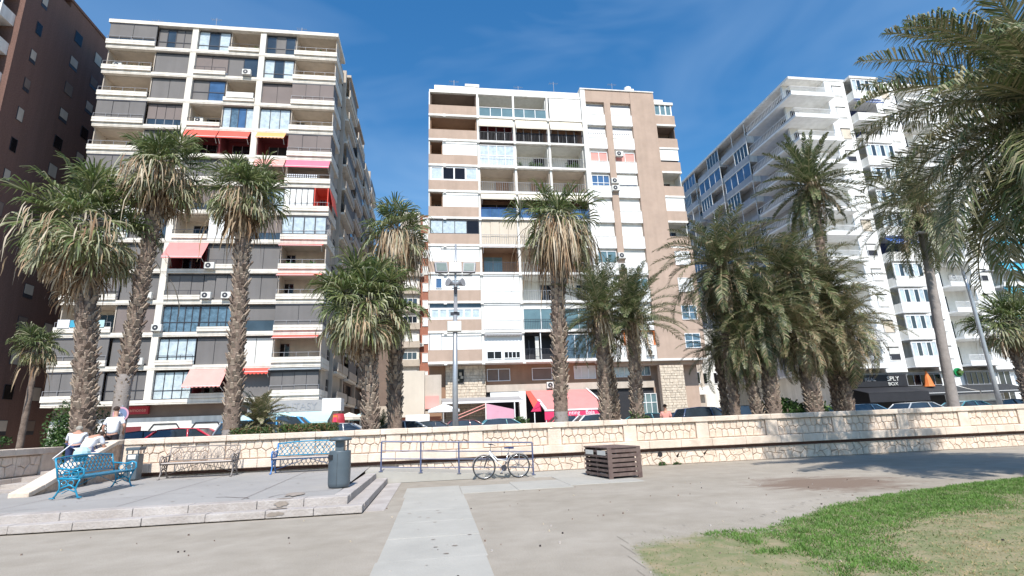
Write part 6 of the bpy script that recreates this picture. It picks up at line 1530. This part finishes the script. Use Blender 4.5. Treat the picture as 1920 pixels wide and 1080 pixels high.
def person(loc, rz, label, hips, chest, neck, head, arms, legs, shirt='shirt', trouser='shorts_dark', hair='hair_dark', short=True, longsleeve=False):
    "joints in local metres, facing local -Y unless posed otherwise; arms/legs: two lists (shoulder/hip, elbow/knee, wrist/ankle[, toe])"
    t = empty('person', loc, label, 'person', 'people on the stair', rz)
    pts = [Vector(hips), (Vector(hips)+Vector(chest))/2, Vector(chest), Vector(neck), Vector(neck)*.35+Vector(head)*.65-Vector((0, 0, .02)), Vector(head)+Vector((0, 0, .05))]
    rad = [(.15, .11), (.135, .10), (.155, .105), .055, (.075, .085), (.07, .08)]; edges = [(0, 1), (1, 2), (2, 3), (3, 4), (4, 5)]
    for si, a in enumerate(arms):
        i = len(pts); pts += [Vector(p) for p in a]; rad += [.052, .040, .027]; edges += [(2, i), (i, i+1), (i+1, i+2)]
        hand(pts, edges, rad, i+2, Vector(a[2])-Vector(a[1]), 1 if si else -1)
    for l in legs:
        i = len(pts); pts += [Vector(p) for p in l]; rad += [.085, .055, .04, .033][:len(l)]; edges += [(0, i)]+[(i+j, i+j+1) for j in range(len(l)-1)]
    b = skinned('body', pts, edges, rad, 'skin', t, 2)
    # clothes follow the limbs
    sp = [Vector(hips)-(Vector(chest)-Vector(hips)).normalized()*.05, (Vector(hips)+Vector(chest))/2, Vector(chest)+(Vector(neck)-Vector(chest))*.2]; sr = [(.185, .15), (.17, .135), (.175, .13)]; se = [(0, 1), (1, 2)]
    for a in arms:
        s0, s1 = Vector(a[0]), Vector(a[1]); i = len(sp); sp += [s0, s0.lerp(s1, .75)]; sr += [.072, .066]; se += [(2, i), (i, i+1)]
    skinned('shirt', sp, se, sr, shirt, t, 2)
    sp = [Vector(hips)+Vector((0, 0, .10))]; sr = [(.175, .145)]; se = []
    for l in legs:
        h_, k_, a_ = Vector(l[0]), Vector(l[1]), Vector(l[2]); i = len(sp)
        if short: sp += [h_, h_.lerp(k_, .7)]; sr += [.115, .10]; se += [(0, i), (i, i+1)]
        else: sp += [h_, k_, a_]; sr += [.115, .08, .065]; se += [(0, i), (i, i+1), (i+1, i+2)]
    skinned('shorts' if short else 'trousers', sp, se, sr, trouser, t, 2)
    H = Vector(head); fd = (Vector((0, -1, 0)) if 'fwd' not in label else Vector((0, -1, 0)))
    m = MB()
    # hair: cap of a sphere over crown and back
    rngs = 8
    for i in range(rngs):
        for j in range(14):
            def sp_(a, b): th = a*math.pi*.58/rngs; ph = b*2*math.pi/14; return (H.x+.094*math.sin(th)*math.cos(ph), H.y+.015+.108*math.sin(th)*math.sin(ph), H.z+.045+.098*math.cos(th)+.0)
            m.poly([sp_(i, j), sp_(i, j+1), sp_(i+1, j+1), sp_(i+1, j)], hair, [(0, 3, 2, 1)])
    m.build('hair', t, smooth=True)
    m = MB(); m.tube([(H.x, H.y-.095, H.z+.03), (H.x, H.y-.115, H.z+.0)], [.012, .018], 'skin', 6); m.box(H.x-.025, H.x+.025, H.y-.094, H.y-.088, H.z-.045, H.z-.035, 'dark_red')
    for s in (-1, 1): m.tube([(H.x+s*.033, H.y-.088, H.z+.04), (H.x+s*.033, H.y-.095, H.z+.04)], .010, 'black', 8); m.tube([(H.x+s*.085, H.y+.01, H.z+.03), (H.x+s*.1, H.y+.01, H.z+.03)], [.028, .02], 'skin', 8)
    m.build('face', t)
    for l in legs:
        a_ = Vector(l[2]); m = MB(); dd = (Vector(l[3])-a_) if len(l) > 3 else Vector((0, -.15, 0)); dd.z = 0; dd.normalize(); sd = Vector((-dd.y, dd.x, 0))
        p0 = a_-dd*.07; p1 = a_+dd*.19; pts2 = [p0-sd*.04, p1-sd*.045, p1+sd*.045, p0+sd*.04]
        m.slab([(p.x, p.y, 0) for p in pts2], (0, 0, .07), 'ac'); m.build('shoe', t, bevel=.02)
    return t
# standing man at the head of the stair, back to the camera, leaning slightly, arms low
q = at(208, 800, 19.0)
tm = person((q.x+.06, 19.0, .80), R(180), 'man in white t-shirt and black shorts standing at the top of the stair', (0, 0, .95), (.0, -.06, 1.33), (.0, -.08, 1.52), (.02, -.12, 1.68),
       [[(.20, -.05, 1.42), (.30, -.02, 1.15), (.28, -.10, .93)], [(-.20, -.05, 1.42), (-.33, -.02, 1.17), (-.22, -.2, 1.02)]],
       [[(.09, 0, .88), (.12, -.02, .48), (.13, .02, .08), (.14, -.14, .04)], [(-.09, 0, .88), (-.12, -.02, .48), (-.13, .02, .08), (-.14, -.14, .04)]])
# grey haired person bending forward, further left
q = at(143, 840, 17.9)
person((q.x-.05, 17.9, .62), R(205), 'grey haired person in white shirt and dark trousers bending over on the stair, leftmost', (0, .12, .86), (.0, -.22, 1.12), (.0, -.36, 1.20), (.0, -.48, 1.26),
       [[(.19, -.25, 1.14), (.24, -.38, .9), (.18, -.52, .75)], [(-.19, -.25, 1.14), (-.24, -.38, .9), (-.18, -.52, .75)]],
       [[(.09, .1, .82), (.11, .02, .45), (.12, .08, .08), (.12, -.08, .04)], [(-.09, .1, .82), (-.11, .02, .45), (-.12, .08, .08), (-.12, -.08, .04)]], trouser='navy', hair='hair_grey', short=False)
# person in white, nearest, bending down to lift the pushchair
q = at(163, 850, 17.1)
person((q.x-.02, 17.1, .50), R(168), 'person in a long white shirt bending low with a dark shoulder bag', (0, .08, .85), (.0, -.18, 1.13), (.0, -.32, 1.20), (.0, -.45, 1.18),
       [[(.19, -.21, 1.14), (.24, -.32, .88), (.18, -.46, .70)], [(-.19, -.21, 1.14), (-.24, -.32, .88), (-.18, -.46, .70)]],
       [[(.09, .1, .80), (.12, .02, .44), (.12, .08, .08), (.12, -.08, .04)], [(-.09, .1, .80), (-.12, .02, .44), (-.12, .08, .08), (-.12, -.08, .04)]], trouser='shirt', hair='hair_dark')
q = at(186, 842, 17.3); t = empty('shoulder_bag', (q.x, 17.15, 1.0), 'navy shoulder bag hanging at the side of the bending person in the long white shirt', 'bag')
m = MB(); m.box(-.07, .07, -.15, .15, -.02, .28, 'navy'); m.build('pouch', t, bevel=.04); m = MB(); m.tube([(-.0, -.12, .27), (-.08, -.04, .45), (-.12, .0, .52), (-.08, .08, .45), (0, .12, .27)], .015, 'navy', 5); m.tube([(.075, -.1, .0), (.075, .05, .2)], .012, 'shirt', 4); m.build('strap', t)
q = at(140, 868, 16.3); t = empty('pushchair', (q.x, 16.4, .42), 'folding teal pushchair tilted on its back wheels beside the bending people', 'pushchair', rz=R(10))
m = MB()
for s in (-.2, .2): m.tube([(s-.32, -.1, .72), (s+.05, 0, 1.12)], .014, 'frame_white', 6); m.tube([(s-.32, -.1, .72), (s-.05, .05, .30), (s, .1, .08)], .012, 'frame_grey', 6)
m.build('frame', t); m = MB(); m.slab([(-.16, -.05, .35), (.18, -.05, .35), (.22, .0, .82), (-.12, .0, .82)], (0, .05, 0), 'teal_cloth'); m.slab([(-.16, -.05, .35), (.18, -.05, .35), (.18, -.35, .28), (-.16, -.35, .28)], (0, 0, .05), 'teal_cloth'); m.build('seat', t, bevel=.02)
m = MB(); m.lathe((.1, -.05, .80), [(.2, 0), (.19, .08), (.12, .17), (.02, .2)], 'pale_blue_awning', 10); m.build('hood', t)
for x, y in ((-.2, .1), (.22, .1), (-.18, -.4), (.2, -.4)):
    m = MB(); m.tube([(x-.02, y, .08), (x+.02, y, .08)], .08, 'tyre', 12); m.build('wheel', t)
# walker in the street
q = at(1248, 776, 23.2)
person((q.x, 23.2, .42), R(150), 'sunburnt walker in the street, only head and bare shoulders above the wall', (0, 0, .93), (.0, -.02, 1.28), (.0, -.03, 1.46), (.0, -.05, 1.62),
       [[(.18, 0, 1.38), (.24, .02, 1.1), (.24, -.08, .86)], [(-.18, 0, 1.38), (-.24, .02, 1.1), (-.24, -.08, .86)]],
       [[(.09, 0, .86), (.11, -.12, .47), (.12, -.02, .08), (.12, -.16, .04)], [(-.09, 0, .86), (-.11, .02, .47), (-.12, .15, .10), (-.12, .0, .04)]], shirt='pink_awning')['group'] = 'walkers'
